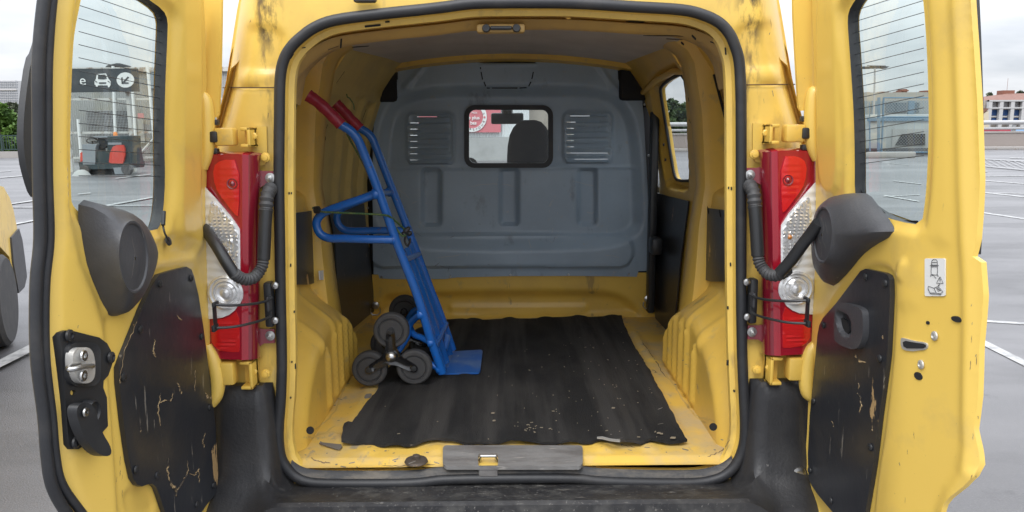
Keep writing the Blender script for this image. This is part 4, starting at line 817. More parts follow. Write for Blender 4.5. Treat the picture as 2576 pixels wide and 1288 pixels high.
g1 = [PN_(u, v, yn(v)) for u, v in ((775, 240), (800, 257), (830, 285), (858, 314))]; g2 = [PN_(u, v, yf_(v)) for u, v in ((845, 260), (865, 280), (885, 302), (906, 323))]
for g in (g1, g2):
    P = spl(g, 4); n = len(P); MB().tube(P, [.0215]+[.0195+.001*math.sin(i*1.7) for i in range(n-2)]+[.0205], 14).build('hand_grip', M_grip, truck)
lp1 = [(945, 487), (905, 502), (860, 517), (820, 532), (803, 545), (796, 560), (800, 580), (812, 593), (832, 600), (860, 600), (930, 602), (988, 603)]
lp2 = [(980, 482), (940, 492), (900, 507), (862, 523), (851, 535), (847, 548), (851, 564), (864, 577), (885, 581), (940, 580), (1000, 580), (1030, 581)]
MB().tube(spl([PN_(u, v, yn(545)) for u, v in lp1], 5), .0145, 12).build('support_loop', M_blue, truck)
MB().tube(spl([PN_(u, v, yf_(530)) for u, v in lp2], 5), .0145, 12).build('support_loop', M_blue, truck)
for a_, b_ in (((953, 486), (985, 484)), ((1016, 655), (1053, 640)), ((1090, 880), (1122, 815))): MB().tube([PN_(*a_, yn(a_[1])), PN_(*b_, yf_(b_[1]))], .0115, 10).build('cross_bar', M_blue, truck)
def bt(a, b, t): return a+(b-a)*t
# ribbed back plate between the rails, toe plate on the carpet
nP = spl(tn, 4); fP = spl(tf, 4)
rings = []
for z in np.linspace(PN_(1022, 640, yn(640))[2], ZM+.02, 24):
    a = np.array([np.interp(z, [p[2] for p in nP][::-1], [p[0] for p in nP][::-1]), np.interp(z, [p[2] for p in nP][::-1], [p[1] for p in nP][::-1]), z]); b = np.array([np.interp(z, [p[2] for p in fP][::-1], [p[0] for p in fP][::-1]), np.interp(z, [p[2] for p in fP][::-1], [p[1] for p in fP][::-1]), z])
    row = []
    for t in np.linspace(0.02, .98, 41):
        bump_ = .012*max(0, math.cos((t-.5)*6*math.pi)) if .15 < t < .85 else 0
        row.append(bt(a, b, t)+np.array((-.004+bump_, 0, 0)))
    rings.append(row)
MB().loft(rings).build('back_plate', M_blue, truck)
tp = [oZ(u, v, ZM+.008) for u, v in ((1111, 943), (1204, 941), (1208, 937), (1214, 886), (1210, 883), (1140, 887), (1128, 888))]
MB().prism(tp, (0, 0, .006)).build('toe_plate', M_bluew, truck)
MB().tube([PN_(1118, 880, .86), PN_(1126, 845, .90)], .013, 10).build('strut', M_bluew, truck); MB().tube([oZ(1116, 930, ZM+.01), oZ(1138, 884, ZM+.01)], .012, 10).build('strut', M_bluew, truck)
def triwheel(c, s, y, nm):
    # c: hub (u, v), s: picture scale of the offsets
    offs = ((-1, -64), (-55, 32), (57, 28)); r = .0635
    cc = PN_(c[0], c[1], y)
    cl = tag(bpy.data.objects.new('wheel_cluster', None)); C.objects.link(cl); cl.parent = truck; cl.location = Vector(cc)-world_loc(truck)
    hubs = [PN_(c[0]+a*s, c[1]+b*s, y) for a, b in offs]
    for h_ in hubs:
        q = MB().lathe([(r*.60, -.016), (r*.9, -.019), (r*.985, -.014), (r, -.006), (r, .006), (r*.985, .014), (r*.9, .019), (r*.74, .019), (r*.70, .012), (r*.66, .012), (r*.62, .018), (r*.60, .018)], h_, (0, -1, 0), 32)
        q.lathe([(r*.62, -.008), (r*.60, .008), (r*.28, .008), (r*.27, .016), (.012, .017), (.001, .018)], h_, (0, -1, 0), 24, 1)
        for k in range(8):
            t = 2*math.pi*k/8+.3; d = np.array((math.cos(t), 0, math.sin(t))); e = np.array((-math.sin(t), 0, math.cos(t)))*.0018
            a_, b_ = h_+d*r*.26, h_+d*r*.60; y0 = np.array((0, -.015, 0)); q.prism([a_-e, b_-e, b_+e, a_+e], y0, 1)
        q.build('wheel', [M_tyre, M_blk], cl)
    ctr = np.mean(hubs, 0); pts = []
    for i, h_ in enumerate(hubs):
        d = (h_-ctr)/np.linalg.norm(h_-ctr); e = np.array((-d[2], 0, d[0])); nx = hubs[(i+1) % 3]
        # order so that the outline runs round
        if np.cross(h_-ctr, nx-ctr)[1] > 0: e = -e
        pts += [h_-e*.016-d*.002, h_+d*.014-e*.008, h_+d*.014+e*.008, h_+e*.016-d*.002, (h_+nx)/2*.45+ctr*.55]
    o2 = np.array((0, -.024, 0)); sp3 = []
    P = sm([(p[0], p[2]) for p in pts], 2)
    hole = sm([(ctr[0]+(h_[0]-ctr[0])*k, ctr[2]+(h_[2]-ctr[2])*k) for h_ in hubs for k in (.05,)], 0)
    q = MB().sheet(1, ctr[1]-.026, P, feats=[([(ctr[0]+(x-ctr[0])*.78, ctr[2]+(z-ctr[2])*.78) for x, z in P], -.004, .006)], res=.006, sgn=-1, rim=.014); q.build('star_plate', M_star, cl)
    MB().lathe([(.019, 0), (.019, .006), (.016, .011), (.009, .015), (.001, .016)], ctr+np.array((0, -.024, 0)), (0, -1, 0), 20).build('hub_cap', M_steel, cl)
    for h_ in hubs: MB().lathe([(.010, 0), (.009, .005), (.001, .006)], h_+np.array((0, -.026, 0)), (0, -1, 0), 12).build('axle_nut', M_blk, cl)
    return ctr
c1 = triwheel((986, 894), 1.0, .635, 'near'); c2 = triwheel((1019, 836), .87, 1.05, 'far')
ax = MB().tube([c1, c2], .010, 10).build('axle', M_steel, truck)
MB().tube(spl([PN_(1059, 790, yn(790)), PN_(1043, 802, y1+.01), PN_(1030, 818, y1+.03), PN_(1022, 850, y1+.02), PN_(1000, 885, y1-.02)], 4), .013, 10).build('axle_bracket', M_blue, truck); MB().tube(spl([PN_(1083, 862, y1), PN_(1062, 850, y1+.02), PN_(1042, 842, y1+.04), PN_(1032, 825, y1+.06)], 4), .012, 10).build('axle_bracket', M_blue, truck); MB().tube([PN_(1104, 928, y1), PN_(1087, 918, y1), PN_(1060, 905, y1)], .012, 10).build('axle_bracket', M_blue, truck); MB().tube(spl([PN_(1058, 775, y2-.02), PN_(1040, 783, y2-.02), PN_(1026, 806, y2), PN_(1020, 836, y2)], 4), .012, 10).build('axle_bracket', M_blue, truck)
for u, v, y in ((945, 487, yn(487)), (988, 602, yn(602)), (980, 482, yf_(482)), (1030, 581, yf_(581)), (1058, 790, yn(790)), (1083, 861, yn(861)), (1104, 927, y1)):
    c_ = PN_(u, v, y); MB().lathe([(.0165, -.010), (.0195, -.004), (.0195, .004), (.0165, .010)], c_, (1, 0, .1), 14).build('weld_collar', M_blue, truck)
# elastic cord
yc = .555
cp = [(786, 522), (797, 528), (815, 533), (900, 537), (966, 541), (985, 548), (1008, 568), (1021, 580)]
cord = MB().tube(spl([PN_(u, v, yc if u < 980 else yc+.02+(u-980)*.002) for u, v in cp], 5), .0036, 8)
cord.tube(spl([PN_(u, v, yc+.06) for u, v in ((872, 335), (888, 365), (905, 395), (925, 435), (950, 500), (968, 530), (985, 556), (1010, 592), (1021, 590))], 5), .0034, 8)
cord.tube(spl([PN_(u, v, yc+.2) for u, v in ((891, 276), (889, 262), (880, 248), (874, 244), (872, 236))], 4), .002, 6)
co_ = cord.build('elastic_cord', M_cord); tag(co_, 'green elastic cord tied round the blue hand truck frame', 'cord')
MB().lathe([(.004, -.012), (.012, -.008), (.013, .008), (.005, .014)], PN_(797, 528, yc), (1, 0, 0), 12).build('ball_end', M_blk, co_)
q = MB()
for u, v, r in ((1022, 580, .012), (1030, 587, .010), (1016, 589, .010), (1027, 575, .008)): q.lathe([(.002, -r), (r*.8, -r*.6), (r, 0), (r*.8, r*.6), (.002, r)], PN_(u, v, yc+.1), (.6, .2, .7), 10)
q.tube(spl([PN_(u, v, yc+.1) for u, v in ((1022, 590), (1018, 605), (1024, 618), (1030, 612), (1032, 600))], 4), .004, 8); q.build('knot', M_blk, co_)
# wood chips and crumbs on the carpet
q = MB(); rr = random.Random(11)
for k in range(105):
    if k < 70: u, v = rr.gauss(1480, 130), rr.uniform(860, 1100)
    elif k < 88: u, v = rr.gauss(1330, 18), rr.gauss(1078, 12)
    else: u, v = rr.uniform(960, 1650), rr.uniform(830, 1105)
    u = min(max(u, 930+(1110-v)*.4), 1700-(1110-v)*.5)
    p = oZ(u, v, ZM+.013); L_ = rr.choice((.0010, .0014, .0020, .0045)); a = rr.uniform(0, 3.14); d = np.array((math.cos(a), math.sin(a), 0))*L_; e = np.array((-math.sin(a), math.cos(a), 0))*rr.uniform(.0006, .0014)
    q.prism([p-d-e, p+d-e*.5, p+d*.8+e, p-d*.9+e*.8], (0, 0, .002))
for u, v, L_ in ((1693, 1102, .009), (1657, 1090, .006), (1664, 1092, .005), (1543, 1027, .006), (1240, 1040, .006), (1243, 1059, .005)):
    p = oZ(u, v, ZM+.013); q.prism([p+np.array(a)*L_ for a in ((-1, -.3, 0), (.6, -.5, 0), (1, .3, 0), (-.4, .5, 0))], (0, 0, .003))
tag(q.build('wood_chips', mat('pale_wood_chip', (.25, .21, .15), .8)), 'pale wood chips and crumbs scattered over the black carpet', 'debris', kind='stuff')
P = [oZ(u, v, ZM+.016) for u, v in ((1502, 1101), (1515, 1100), (1535, 1105), (1560, 1108), (1560, 1113), (1535, 1110), (1515, 1105), (1502, 1104))]
tag(MB().prism(P, (0, 0, .003)).build('tape_strip', mat('grey_tape', (.28, .27, .25), .5)), 'torn strip of grey tape on the front edge of the carpet', 'tape')
P = [oZ(u, v, ZF+.004) for u, v in ((803, 1117), (812, 1115), (858, 1120), (861, 1125), (855, 1132), (846, 1131))]
tag(MB().prism(P[:1]+[oZ(806, 1112, ZF+.004)]+P[1:], (0, 0, .003)).build('bark_scrap', mat('grey_bark', (.16, .14, .12), .8)), 'grey wooden scrap by the front left corner of the carpet', 'scrap')
# ================================================================ CAR PARK
M_asph = mat('wet_grey_asphalt', (.100, .098, .101), .40, layers=(dict(col=(.19, .185, .19), ns=.35, lo=.4, hi=.65, amt=.8, st=(.4, 1, 1)), dict(col=(.06, .058, .06), ns=.9, lo=.52, hi=.62, amt=.6, st=(.35, 1, 1)), dict(col=(.05, .048, .05), ns=5, lo=.62, hi=.70, amt=.5), dict(col=(.20, .19, .185), ns=95, lo=.58, hi=.68, amt=.6), dict(col=(.05, .05, .052), ns=140, lo=.58, hi=.68, amt=.5)), bump=.35, bs=130)
G = MB().sheet(2, 0, [(-120, -12), (120, -12), (120, 75), (-120, 75)], res=40); g = G.build('car_park_ground', M_asph); tag(g, kind='structure')
G = MB().add([(-1500, 75, -6), (1500, 75, -6), (1500, 2500, -6), (-1500, 2500, -6)], [(0, 1, 2, 3)], 0, False).build('terrain', mat('far_ground', (.10, .11, .09), .9)); tag(G, kind='structure')
b = MB().box((-120, 74.8, -6), (120, 75.2, -.02)).build('deck_edge_wall', mat('concrete_far', (.30, .28, .27), .8)); tag(b, kind='structure')
lines = [((2467, 804), (2590, 812), 5), ((2462, 848), (2590, 912), 15), ((2459, 531), (2600, 552), 3.2), ((2459, 481), (2600, 496), 2.6), ((2462, 484), (2600, 486), 1.5), ((2474, 453), (2600, 463), 1.7), ((2461, 443), (2600, 441), 1.3),
    ((2224, 490), (2312, 505), 2.6), ((2222, 493), (2314, 489), 1.3), ((2247, 454), (2318, 462), 1.5), ((2212, 407), (2288, 415), 1.0), ((2540, 396), (2640, 399), 1.6),
    ((10, 567), (92, 551), 3), ((0, 515), (92, 502), 2.4), ((0, 520), (92, 520), 1.3), ((0, 446), (72, 440), 1.4), ((0, 431), (28, 429), 1.1), ((0, 487), (20, 486), 1.4), ((-10, 909), (84, 862), 20),
    ((262, 516), (410, 490), 2.6), ((262, 516), (404, 515), 1.3), ((196, 487), (228, 484), 1.4), ((290, 448), (382, 437), 1.4), ((2459, 429), (2484, 430), 1.4)]
lines += [((2462+i*17, 399+i*.8), (2496+i*19, 418+i*.6), .8) for i in range(7)]+[((2462, 398), (2590, 405), 1.2), ((2462, 415), (2590, 427), 1.2)]
for i, (a, b, wd) in enumerate(lines):
    z = .004+.0012*i; A = oZ(a[0], a[1], z); B = oZ(b[0], b[1], z); A2 = oZ(a[0], a[1]+wd, z); B2 = oZ(b[0], b[1]+wd, z)
    tag(MB().add([A2, B2, B, A], [(0, 1, 2, 3)], 0, False).build('parking_line', M_line), kind='structure')
# worn seam of lighter concrete
M_conc = mat('pale_concrete', (.34, .32, .30), .75, layers=(dict(col=(.22, .20, .18), ns=1.2, lo=.5, hi=.75, amt=.6, st=(1, 1, 3)),), bump=.1, bs=8)
M_conc2 = mat('pinkish_render', (.27, .235, .215), .8, layers=(dict(col=(.25, .21, .19), ns=.8, lo=.5, hi=.75, amt=.6),))
M_rail = mat('galvanised_rail', (.42, .42, .42), .45, .3)
def hz(u, v, y): return float(oY(u, v, y)[2])
# parapet with pipes on the right, running across
ya = float(oZ(2520, 375, 0)[1]); xa, xb = 7.5, 48
pw = empty('parapet_wall', (28, ya, 0), 'long low concrete parapet with two pale pipe rails across the right side of the car park', 'wall')
zt_ = hz(2520, 334, ya); z1_ = hz(2520, 323, ya); z2_ = hz(2520, 308, ya)
MB().box((xa, ya, 0), (xb, ya+.3, zt_)).build('wall', M_conc2, pw)
MB().box((xa, ya-.06, zt_), (xb, ya+.36, zt_+.10)).build('coping', M_conc, pw)
MB().box((xa, ya-.9, 0), (xb, ya-.05, .18), bev=.02).build('kerb', M_conc, pw)
for z_, r_ in ((z1_, .09), (z2_, .15)): MB().tube([(xa, ya+.1, z_), (xb, ya+.1, z_)], r_, 10).build('pipe_rail', M_rail, pw)
k = 0; x = xa+.5
post = None
while x < xb:
    if post is None: post = MB().box((x-.10, ya+.12, zt_), (x+.10, ya+.28, z2_), bev=.01).build('post', M_rail, pw, origin=(x, ya, 0)); x0_ = x
    else:
        p_ = post.copy(); C.objects.link(p_); p_.parent = pw; p_.location = post.location+Vector((x-x0_, 0, 0))
    x += 2.6
q = MB(); rr = random.Random(5)
for i in range(60):
    c = (rr.uniform(24, 44), ya-1.0+rr.uniform(-.25, .3), 0); s_1 = rr.uniform(.03, .14); q.lathe([(s_1, 0), (s_1*.8, s_1*.5), (s_1*.2, s_1*.8)], c, (0, 0, 1), 5, smooth=False)
tag(q.build('debris', mat('wet_litter', (.16, .13, .11), .8)), 'litter and wet leaves swept along the foot of the parapet', 'debris', kind='stuff')
# low wall and green railing on the left
yl = float(oZ(44, 397, 0)[1])
lw = empty('metal_railing', (-32, yl, 0), 'dark green bar railing on a low concrete wall in front of the trees', 'railing')
zw = hz(44, 381, yl); zr = hz(44, 341, yl)
MB().box((-44, yl, 0), (-22.5, yl+.3, zw)).build('low_wall', M_conc, lw)
M_grn = mat('dark_green_paint', (.02, .045, .04), .5)
for z_ in (zw+.12, zr): MB().box((-44, yl+.1, z_-.03), (-22.5, yl+.16, z_+.03)).build('rail', M_grn, lw)
bar = None; x = -36
while x < -25:
    if bar is None: bar = MB().box((x-.012, yl+.11, zw+.12), (x+.012, yl+.15, zr)).build('baluster', M_grn, lw, origin=(x, yl, 0)); x0_ = x
    else: p_ = bar.copy(); C.objects.link(p_); p_.parent = lw; p_.location = bar.location+Vector((x-x0_, 0, 0))
    x += .16
for x in (-35, -32.6, -30.2, -27.8, -25.4): MB().box((x-.04, yl+.08, zw), (x+.04, yl+.18, zr+.06)).build('post', M_grn, lw)
# trees
def tree(name, x, y, z0, H, R_, col, label, group, n=2600, leaf=.22, trunk=.18, seed=1):
    r = random.Random(seed); t = empty(name, (x, y, z0), label, 'tree', group)
    mb = MB().tube([(x, y, z0), (x+.1, y, z0+H*.3), (x-.05, y, z0+H*.6), (x, y, z0+H*.85)], [trunk, trunk*.8, trunk*.5, trunk*.15], 8)
    for k in range(6):
        a = r.uniform(0, 6.28); zz_ = z0+H*r.uniform(.3, .6); mb.tube([(x, y, zz_), (x+math.cos(a)*R_*.4, y+math.sin(a)*R_*.4, zz_+H*.15), (x+math.cos(a)*R_*.75, y+math.sin(a)*R_*.75, zz_+H*.25)], [trunk*.4, trunk*.25, trunk*.08], 6)
    mb.build('trunk', mats_bark, t)
    cl = []
    for k in range(34):
        a = r.uniform(0, 6.28); h = r.uniform(.0, 1); rr_ = R_*math.sin(math.pi*(.18+.75*h))**.7*r.uniform(.35, 1)
        cl.append((x+math.cos(a)*rr_, y+math.sin(a)*rr_, z0+H*(.32+.66*h), R_*r.uniform(.16, .34)))
    vs = []; fs = []
    for i in range(n):
        c = cl[r.randrange(len(cl))]; d = Vector((r.gauss(0, 1), r.gauss(0, 1), r.gauss(0, .8))); d.normalize(); p = Vector(c[:3])+d*c[3]*r.uniform(.55, 1.1)
        e1 = Vector((r.gauss(0, 1), r.gauss(0, 1), r.gauss(0, .6))).normalized(); e2 = e1.cross(Vector((r.gauss(0, 1), r.gauss(0, 1), r.gauss(0, 1)))).normalized()
        s = leaf*r.uniform(.5, 1.2); b = len(vs); vs += [p-e1*s, p+e2*s*.6, p+e1*s, p-e2*s*.6]; fs.append((b, b+1, b+2, b+3))
    MB().add(vs, fs, 0, False).build('crown', col, t); return t
mats_bark = mat('bark', (.10, .08, .06), .9)
def leafm(name, a, b):
    M = mat(name, a, .7, layers=(dict(col=b, ns=.9, lo=.4, hi=.65, amt=1),)); return M
L1 = leafm('bright_green_leaves', (.10, .19, .02), (.045, .10, .015)); L2 = leafm('dull_green_leaves', (.06, .10, .03), (.04, .065, .03)); L3 = leafm('grey_green_leaves', (.10, .115, .07), (.06, .08, .045))
def tr_at(name, u, vb, vt, y, Rpx, col, label, group, n=2600, leaf=.22, seed=1, z0=None):
    b = oY(u, vb, y); t = oY(u, vt, y); H = t[2]-(b[2] if z0 is None else z0); return tree(name, float(b[0]), y, float(b[2] if z0 is None else z0), float(H), Rpx/F*(y+2)*1.0, col, label, group, n, leaf, seed=seed)
G1 = 'trees behind the green railing'
tr_at('broadleaf_tree', 8, 395, 268, 50, 50, L1, 'bright green leafy tree at the far left edge below the tower block', G1, 5200, .30, 3, -3)
tr_at('broadleaf_tree', 62, 395, 300, 51, 42, L1, 'bright green tree behind the railing, next to the black door glass', G1, 4800, .30, 4, -3)
tr_at('broadleaf_tree', 35, 395, 315, 48, 40, L1, 'low bright green bush-like tree right behind the railing', G1, 4000, .28, 8, -3)
tr_at('dull_tree', 44, 395, 258, 75, 26, L3, 'greyish green tree in front of the white low building', G1, 2600, .3, 5, -4)
tr_at('dull_tree', 10, 395, 262, 90, 22, L3, 'dark grey green tree just under the tower block', G1, 2000, .35, 6, -4)
for i, (u, vt, y, rp, c) in enumerate(((1672, 262, 66, 24, L2), (1694, 250, 68, 26, L2), (1718, 256, 66, 24, L2), (1742, 252, 67, 24, L2))):
    tr_at('dull_tree', u, 345, vt, y, rp, c, ['dull green tree leftmost in the van side window', 'tallest dull green tree seen through the van side window', 'dull green tree third along in the van side window', 'dull green tree cut by the right edge of the van side window'][i], 'trees beyond the parapet seen through the side window', 2600, .3, 20+i, -3)
tr_at('dull_tree', 2480, 320, 235, 150, 15, L3, 'round grey green tree behind the white framed building', 'far trees on the skyline', 1500, .55, 31, -4)
tr_at('dull_tree', 2558, 320, 228, 170, 12, L3, 'small dark tree rising over the red brown roof', 'far trees on the skyline', 1200, .5, 32, -4)
# tower block far left
M_tw = mat('pale_tower_cladding', (.52, .51, .52), .7); M_win = mat('far_window_glass', (.22, .23, .25), .3)
yt = 420; a = oY(-60, 203, yt); b = oY(49, 300, yt)
tb = empty('tower_block', (float(a[0]), yt, -6), 'tall pale tower block with rows of small windows on the left skyline', 'building')
MB().box((a[0], yt, -6), (b[0], yt+30, a[2])).build('wall', M_tw, tb)
MB().box((a[0]-.3, yt-.5, a[2]*.0+hz(0, 228, yt)), (b[0]+.4, yt, hz(0, 226, yt))).build('ledge', M_conc, tb)
wm = None
for r_ in range(9):
    for c_ in range(13):
        u, v = -12+c_*4.6, 207+r_*6.2
        if r_ > 2: v += 3
        p = oY(u, v, yt-.2)
        if wm is None: wm = MB().box((p[0]-.30, yt-.25, p[2]-.42), (p[0]+.30, yt-.05, p[2]+.42)).build('window', M_win, tb, origin=tuple(map(float, p))); p0 = p
        else: o = wm.copy(); C.objects.link(o); o.parent = tb; o.location = wm.location+Vector(p-p0)
y_ = 200; a = oY(46, 266, y_); b = oY(80, 300, y_)
wbd = empty('low_white_building', (float(a[0]), y_, -6), 'small low white flat roofed building behind the trees on the left', 'building')
MB().box((a[0], y_, -6), (b[0], y_+12, a[2])).build('wall', mat('white_render', (.68, .68, .68), .7), wbd)
for u in (53, 58, 63): p = oY(u, 272, y_-.1); MB().box((p[0]-.2, y_-.12, p[2]-.3), (p[0]+.2, y_, p[2]+.3)).build('window', M_win, wbd)
# ---------------- steel sided building behind the left door glass
yb = float(oZ(300, 408, 0)[1])
PB = lambda u, v, dy=0: oY(u, v, yb+dy)
M_clad = mat('weathered_grey_cladding', (.38, .38, .37), .6, layers=(dict(col=(.26, .255, .24), ns=.9, lo=.45, hi=.7, amt=.7, st=(2, 1, .5)), dict(col=(.44, .42, .33), ns=.5, lo=.5, hi=.7, amt=.6)))
M_rust = mat('rusty_white_steel', (.50, .49, .46), .6, layers=(dict(col=(.20, .13, .09), ns=3, lo=.52, hi=.62, amt=.8),))
ex = empty('service_building', (float(PB(300, 408)[0]), yb, 0), 'grey steel clad building with white mesh fence and dark louvre opening', 'building')
xl, xr = float(PB(150, 300)[0]), float(PB(600, 300)[0]); ztop = hz(300, 166, yb)
rings = []; n = 160
for i in range(n+1):
    x = xl+(xr-xl)*i/n; y = yb+.9+(.05 if i % 2 else 0); rings.append([(x, y, 0), (x, y, ztop)])
MB().loft(rings, smooth=False).box((xl, yb+1, 0), (xr, yb+12, ztop-.02)).build('cladding_wall', M_clad, ex)
MB().box((xl, yb+.75, ztop-.22), (xr, yb+1.2, ztop)).build('fascia', M_rust, ex)
for v in (250, 334, 397): a = PB(196, v); MB().box((xl, yb+.0, a[2]-.05), (xr, yb+.10, a[2]+.05)).build('fence_rail', M_rust, ex)
for (u0, v0, u1, v1) in ((284, 166, 290, 340), (371, 166, 393, 412), (333, 226, 344, 395), (196, 300, 204, 395), (418, 290, 420, 380), (345, 396, 416, 318)):
    a, b = PB(u0, v0, -.1), PB(u1, v1, -.1); MB().tube([a, b], .075, 6).build('fence_post', M_white if u0 != 345 else M_rust, ex)
a, b = PB(220, 279, .8), PB(333, 353, .8); MB().box((a[0], yb+.7, b[2]), (b[0], yb+.86, a[2])).build('louvre_opening', mat('dark_opening', (.05, .045, .04), .8, col2=(.12, .10, .08), ns=3), ex)
q = MB()
for i in range(30): x = a[0]+(b[0]-a[0])*i/29; q.box((x-.011, yb+.64, b[2]), (x+.011, yb+.66, a[2]))
for i in range(20): z = b[2]+(a[2]-b[2])*i/19; q.box((a[0], yb+.66, z-.011), (b[0], yb+.68, z+.011))
tag(q.build('wire_mesh', M_rail, ex), kind='stuff')
for (u0, v0, u1, v1) in ((372, 172, 430, 222), (345, 300, 365, 360), (395, 262, 430, 300)):
    a, b = PB(u0, v0, .8), PB(u1, v1, .8); MB().box((a[0], yb+.8, b[2]), (b[0], yb+.9, a[2])).build('wall_panel', M_clad if v0 > 200 else mat('bluish_panel', (.27, .30, .32), .5), ex)
a, b = PB(346, 285, -.15), PB(362, 298, -.15); MB().box((a[0], yb-.15, b[2]), (b[0], yb-.12, a[2])).build('notice_plate', mat('faded_red_notice', (.50, .22, .22), .6), ex)
a = PB(298, 163, 2); MB().lathe([(.7, 0), (.55, .18), (.1, .3)], (a[0], yb+2, ztop), (0, 0, 1), 10).build('roof_vent', M_dark, ex)
# text helper
def text(s, u, v, hpx, y, par, m_, rot=0, bold=0, name='lettering', sx=1.0):
    cu = bpy.data.curves.new('t', 'FONT'); cu.body = s; cu.align_x = 'CENTER'; cu.align_y = 'CENTER'; cu.extrude = .004; cu.offset = bold
    cu.size = 1; o = bpy.data.objects.new('t', cu); C.objects.link(o); bpy.context.view_layer.update()
    me = bpy.data.meshes.new_from_object(o.evaluated_get(bpy.context.evaluated_depsgraph_get())); bpy.data.objects.remove(o)
    p = oY(u, v, y); k = hpx/F*(y+2)/.72
    o = bpy.data.objects.new(name, me); C.objects.link(o); me.materials.append(m_); o.parent = par
    o.location = Vector(p)-world_loc(par); o.rotation_euler = (rad(90), -rot, 0); o.scale = (k*sx, k, 1); return o
# sign
ys = 27.0; a, b = oY(120, 172, ys), oY(347, 232, ys)
sg = empty('direction_sign', (float(b[0]), ys, 0), 'dark grey hanging sign with white car symbol and down-left arrow', 'sign')
M_sign = mat('dark_sign_panel', (.045, .052, .058), .4)
PSg = [oY(u, v, ys) for u, v in ((120, 173), (343, 172), (347, 230), (120, 233))]
MB().prism(PSg[::-1], (0, .15, 0)).build('panel', M_sign, sg)
for u in (160, 320): p = oY(u, 200, ys+.3); MB().box((p[0]-.06, ys+.2, 0), (p[0]+.06, ys+.32, p[2])).build('post', M_rust, sg)
text('e', 208, 203, 25, ys-.01, sg, M_white, bold=0.0)
def flat(pts, y, par, m_, name, dy=.01): MB().prism([oY(u, v, y) for u, v in pts][::-1], (0, dy, 0)).build(name, m_, par)
Z6 = lambda x, y: (x*.2687, 157.2+y*.2687)
flat([Z6(*p) for p in ((906, 108), (992, 103), (1014, 150), (1036, 178), (1034, 212), (1022, 232), (1012, 232), (1008, 214), (916, 214), (912, 233), (900, 232), (896, 212), (886, 206), (884, 180), (898, 155))], ys-.02, sg, M_white, 'car_symbol')
flat([Z6(*p) for p in ((918, 116), (984, 112), (1000, 150), (968, 158), (916, 154))], ys-.035, sg, M_sign, 'car_symbol_window')
flat([Z6(*p) for p in ((924, 186), (994, 185), (990, 199), (928, 200))], ys-.035, sg, M_sign, 'car_symbol_grille')
for x in (900, 1018): flat([Z6(x+dx, 180+dy) for dx, dy in ((-10, -10), (10, 2), (8, 8), (-9, 0))], ys-.035, sg, M_sign, 'car_symbol_light')
c = Z6(1174, 164); flat(ell(c[0], c[1], 22.2, 19.2, 32), ys-.02, sg, M_white, 'arrow_disc')
for pts in (((1196, 130), (1208, 139), (1162, 190), (1150, 180)), ((1134, 140), (1146, 138), (1150, 200), (1138, 200)), ((1138, 186), (1202, 186), (1202, 198), (1138, 200))): flat([Z6(*p) for p in pts], ys-.035, sg, M_sign, 'arrow_stroke')
# ---------------- ride-on sweeper
yk = float(oZ(260, 440, 0)[1])
sw = empty('ride_on_sweeper', (float(oY(262, 430, yk)[0]), yk+.5, 0), 'dark ride-on floor sweeper with red side covers parked by the mesh fence', 'sweeper')
M_swd = mat('dark_machine_plastic', (.03, .045, .05), .5); M_swr = mat('faded_red_cover', (.55, .06, .04), .5); M_swg = mat('machine_grey', (.22, .24, .26), .5)
def pr(pts, m_, name, y0=0, d=1.1, raw=False):
    return MB().prism([oY(*(p if raw else Z6(*p)), yk+y0) for p in pts][::-1], (0, d, 0)).build(name, m_, sw)
pr([(735, 940), (1215, 935), (1222, 965), (1212, 992), (860, 1000), (745, 985)], M_swd, 'chassis')
pr([(1005, 692), (1190, 688), (1195, 800), (1222, 940), (890, 945), (892, 830), (1005, 828)], M_swd, 'engine_housing', .05, 1.0)
pr([(870, 690), (1175, 684), (1178, 700), (880, 703)], M_swg, 'roof_plate', .1, .9)
pr([(1055, 790), (1090, 774), (1150, 772), (1163, 800), (1168, 860), (1150, 945), (1045, 948), (1018, 932), (1030, 845)], M_swr, 'side_cover', -.04, .1)
pr([(1010, 750), (1135, 748), (1137, 770), (1012, 772)], M_swg, 'handle_strip', .02, .05)
pr([(768, 765), (905, 766), (893, 800), (890, 955), (775, 955)], M_swg, 'front_panel', -.02, .7)
pr([(750, 850), (775, 830), (775, 920), (752, 932)], M_swr, 'front_cover', .0, .5)
pr([(915, 706), (985, 700), (1002, 710), (1005, 775), (985, 800), (905, 806), (903, 792), (930, 780)], M_blk, 'seat', .2, .5)
cst = [oY(*Z6(862+52*math.cos(t), 733+24*math.sin(t)), yk+.4+.25*math.sin(t)) for t in np.linspace(0, 2*math.pi, 20, endpoint=False)]
MB().tube(cst, .02, 6, closed=True).tube([oY(*Z6(862, 735), yk+.4), oY(*Z6(875, 800), yk+.4)], .03, 6).build('steering_wheel', M_blk, sw)
pr([(1060, 985), (1178, 978), (1168, 1045), (1075, 1045)], M_swg, 'skirt', -.05, .1)
pr([(830, 1000), (1060, 992), (1070, 1060), (840, 1075)], M_dark, 'brush_housing', .1, .8)
for x, y, r_ in ((1196, 1012, .195), (800, 1030, .17)):
    c = oY(*Z6(x, y), yk); wheel((float(c[0]), yk-.02, r_), r_, .14, (0, -1, 0), sw)
c = oY(*Z6(765, 1050), yk-.3); MB().lathe([(.30, 0), (.22, .12), (.1, .2)], (float(c[0]), yk-.3, .0), (0, 0, 1), 16).build('side_brush', mat('grey_bristles', (.35, .35, .34), .9), sw)
c = oY(*Z6(1080, 676), yk+.3); MB().lathe([(.07, -.05), (.07, .05), (.04, .1)], c, (0, 0, 1), 12).build('beacon', mat('orange_beacon', (.7, .22, .04), .3), sw)
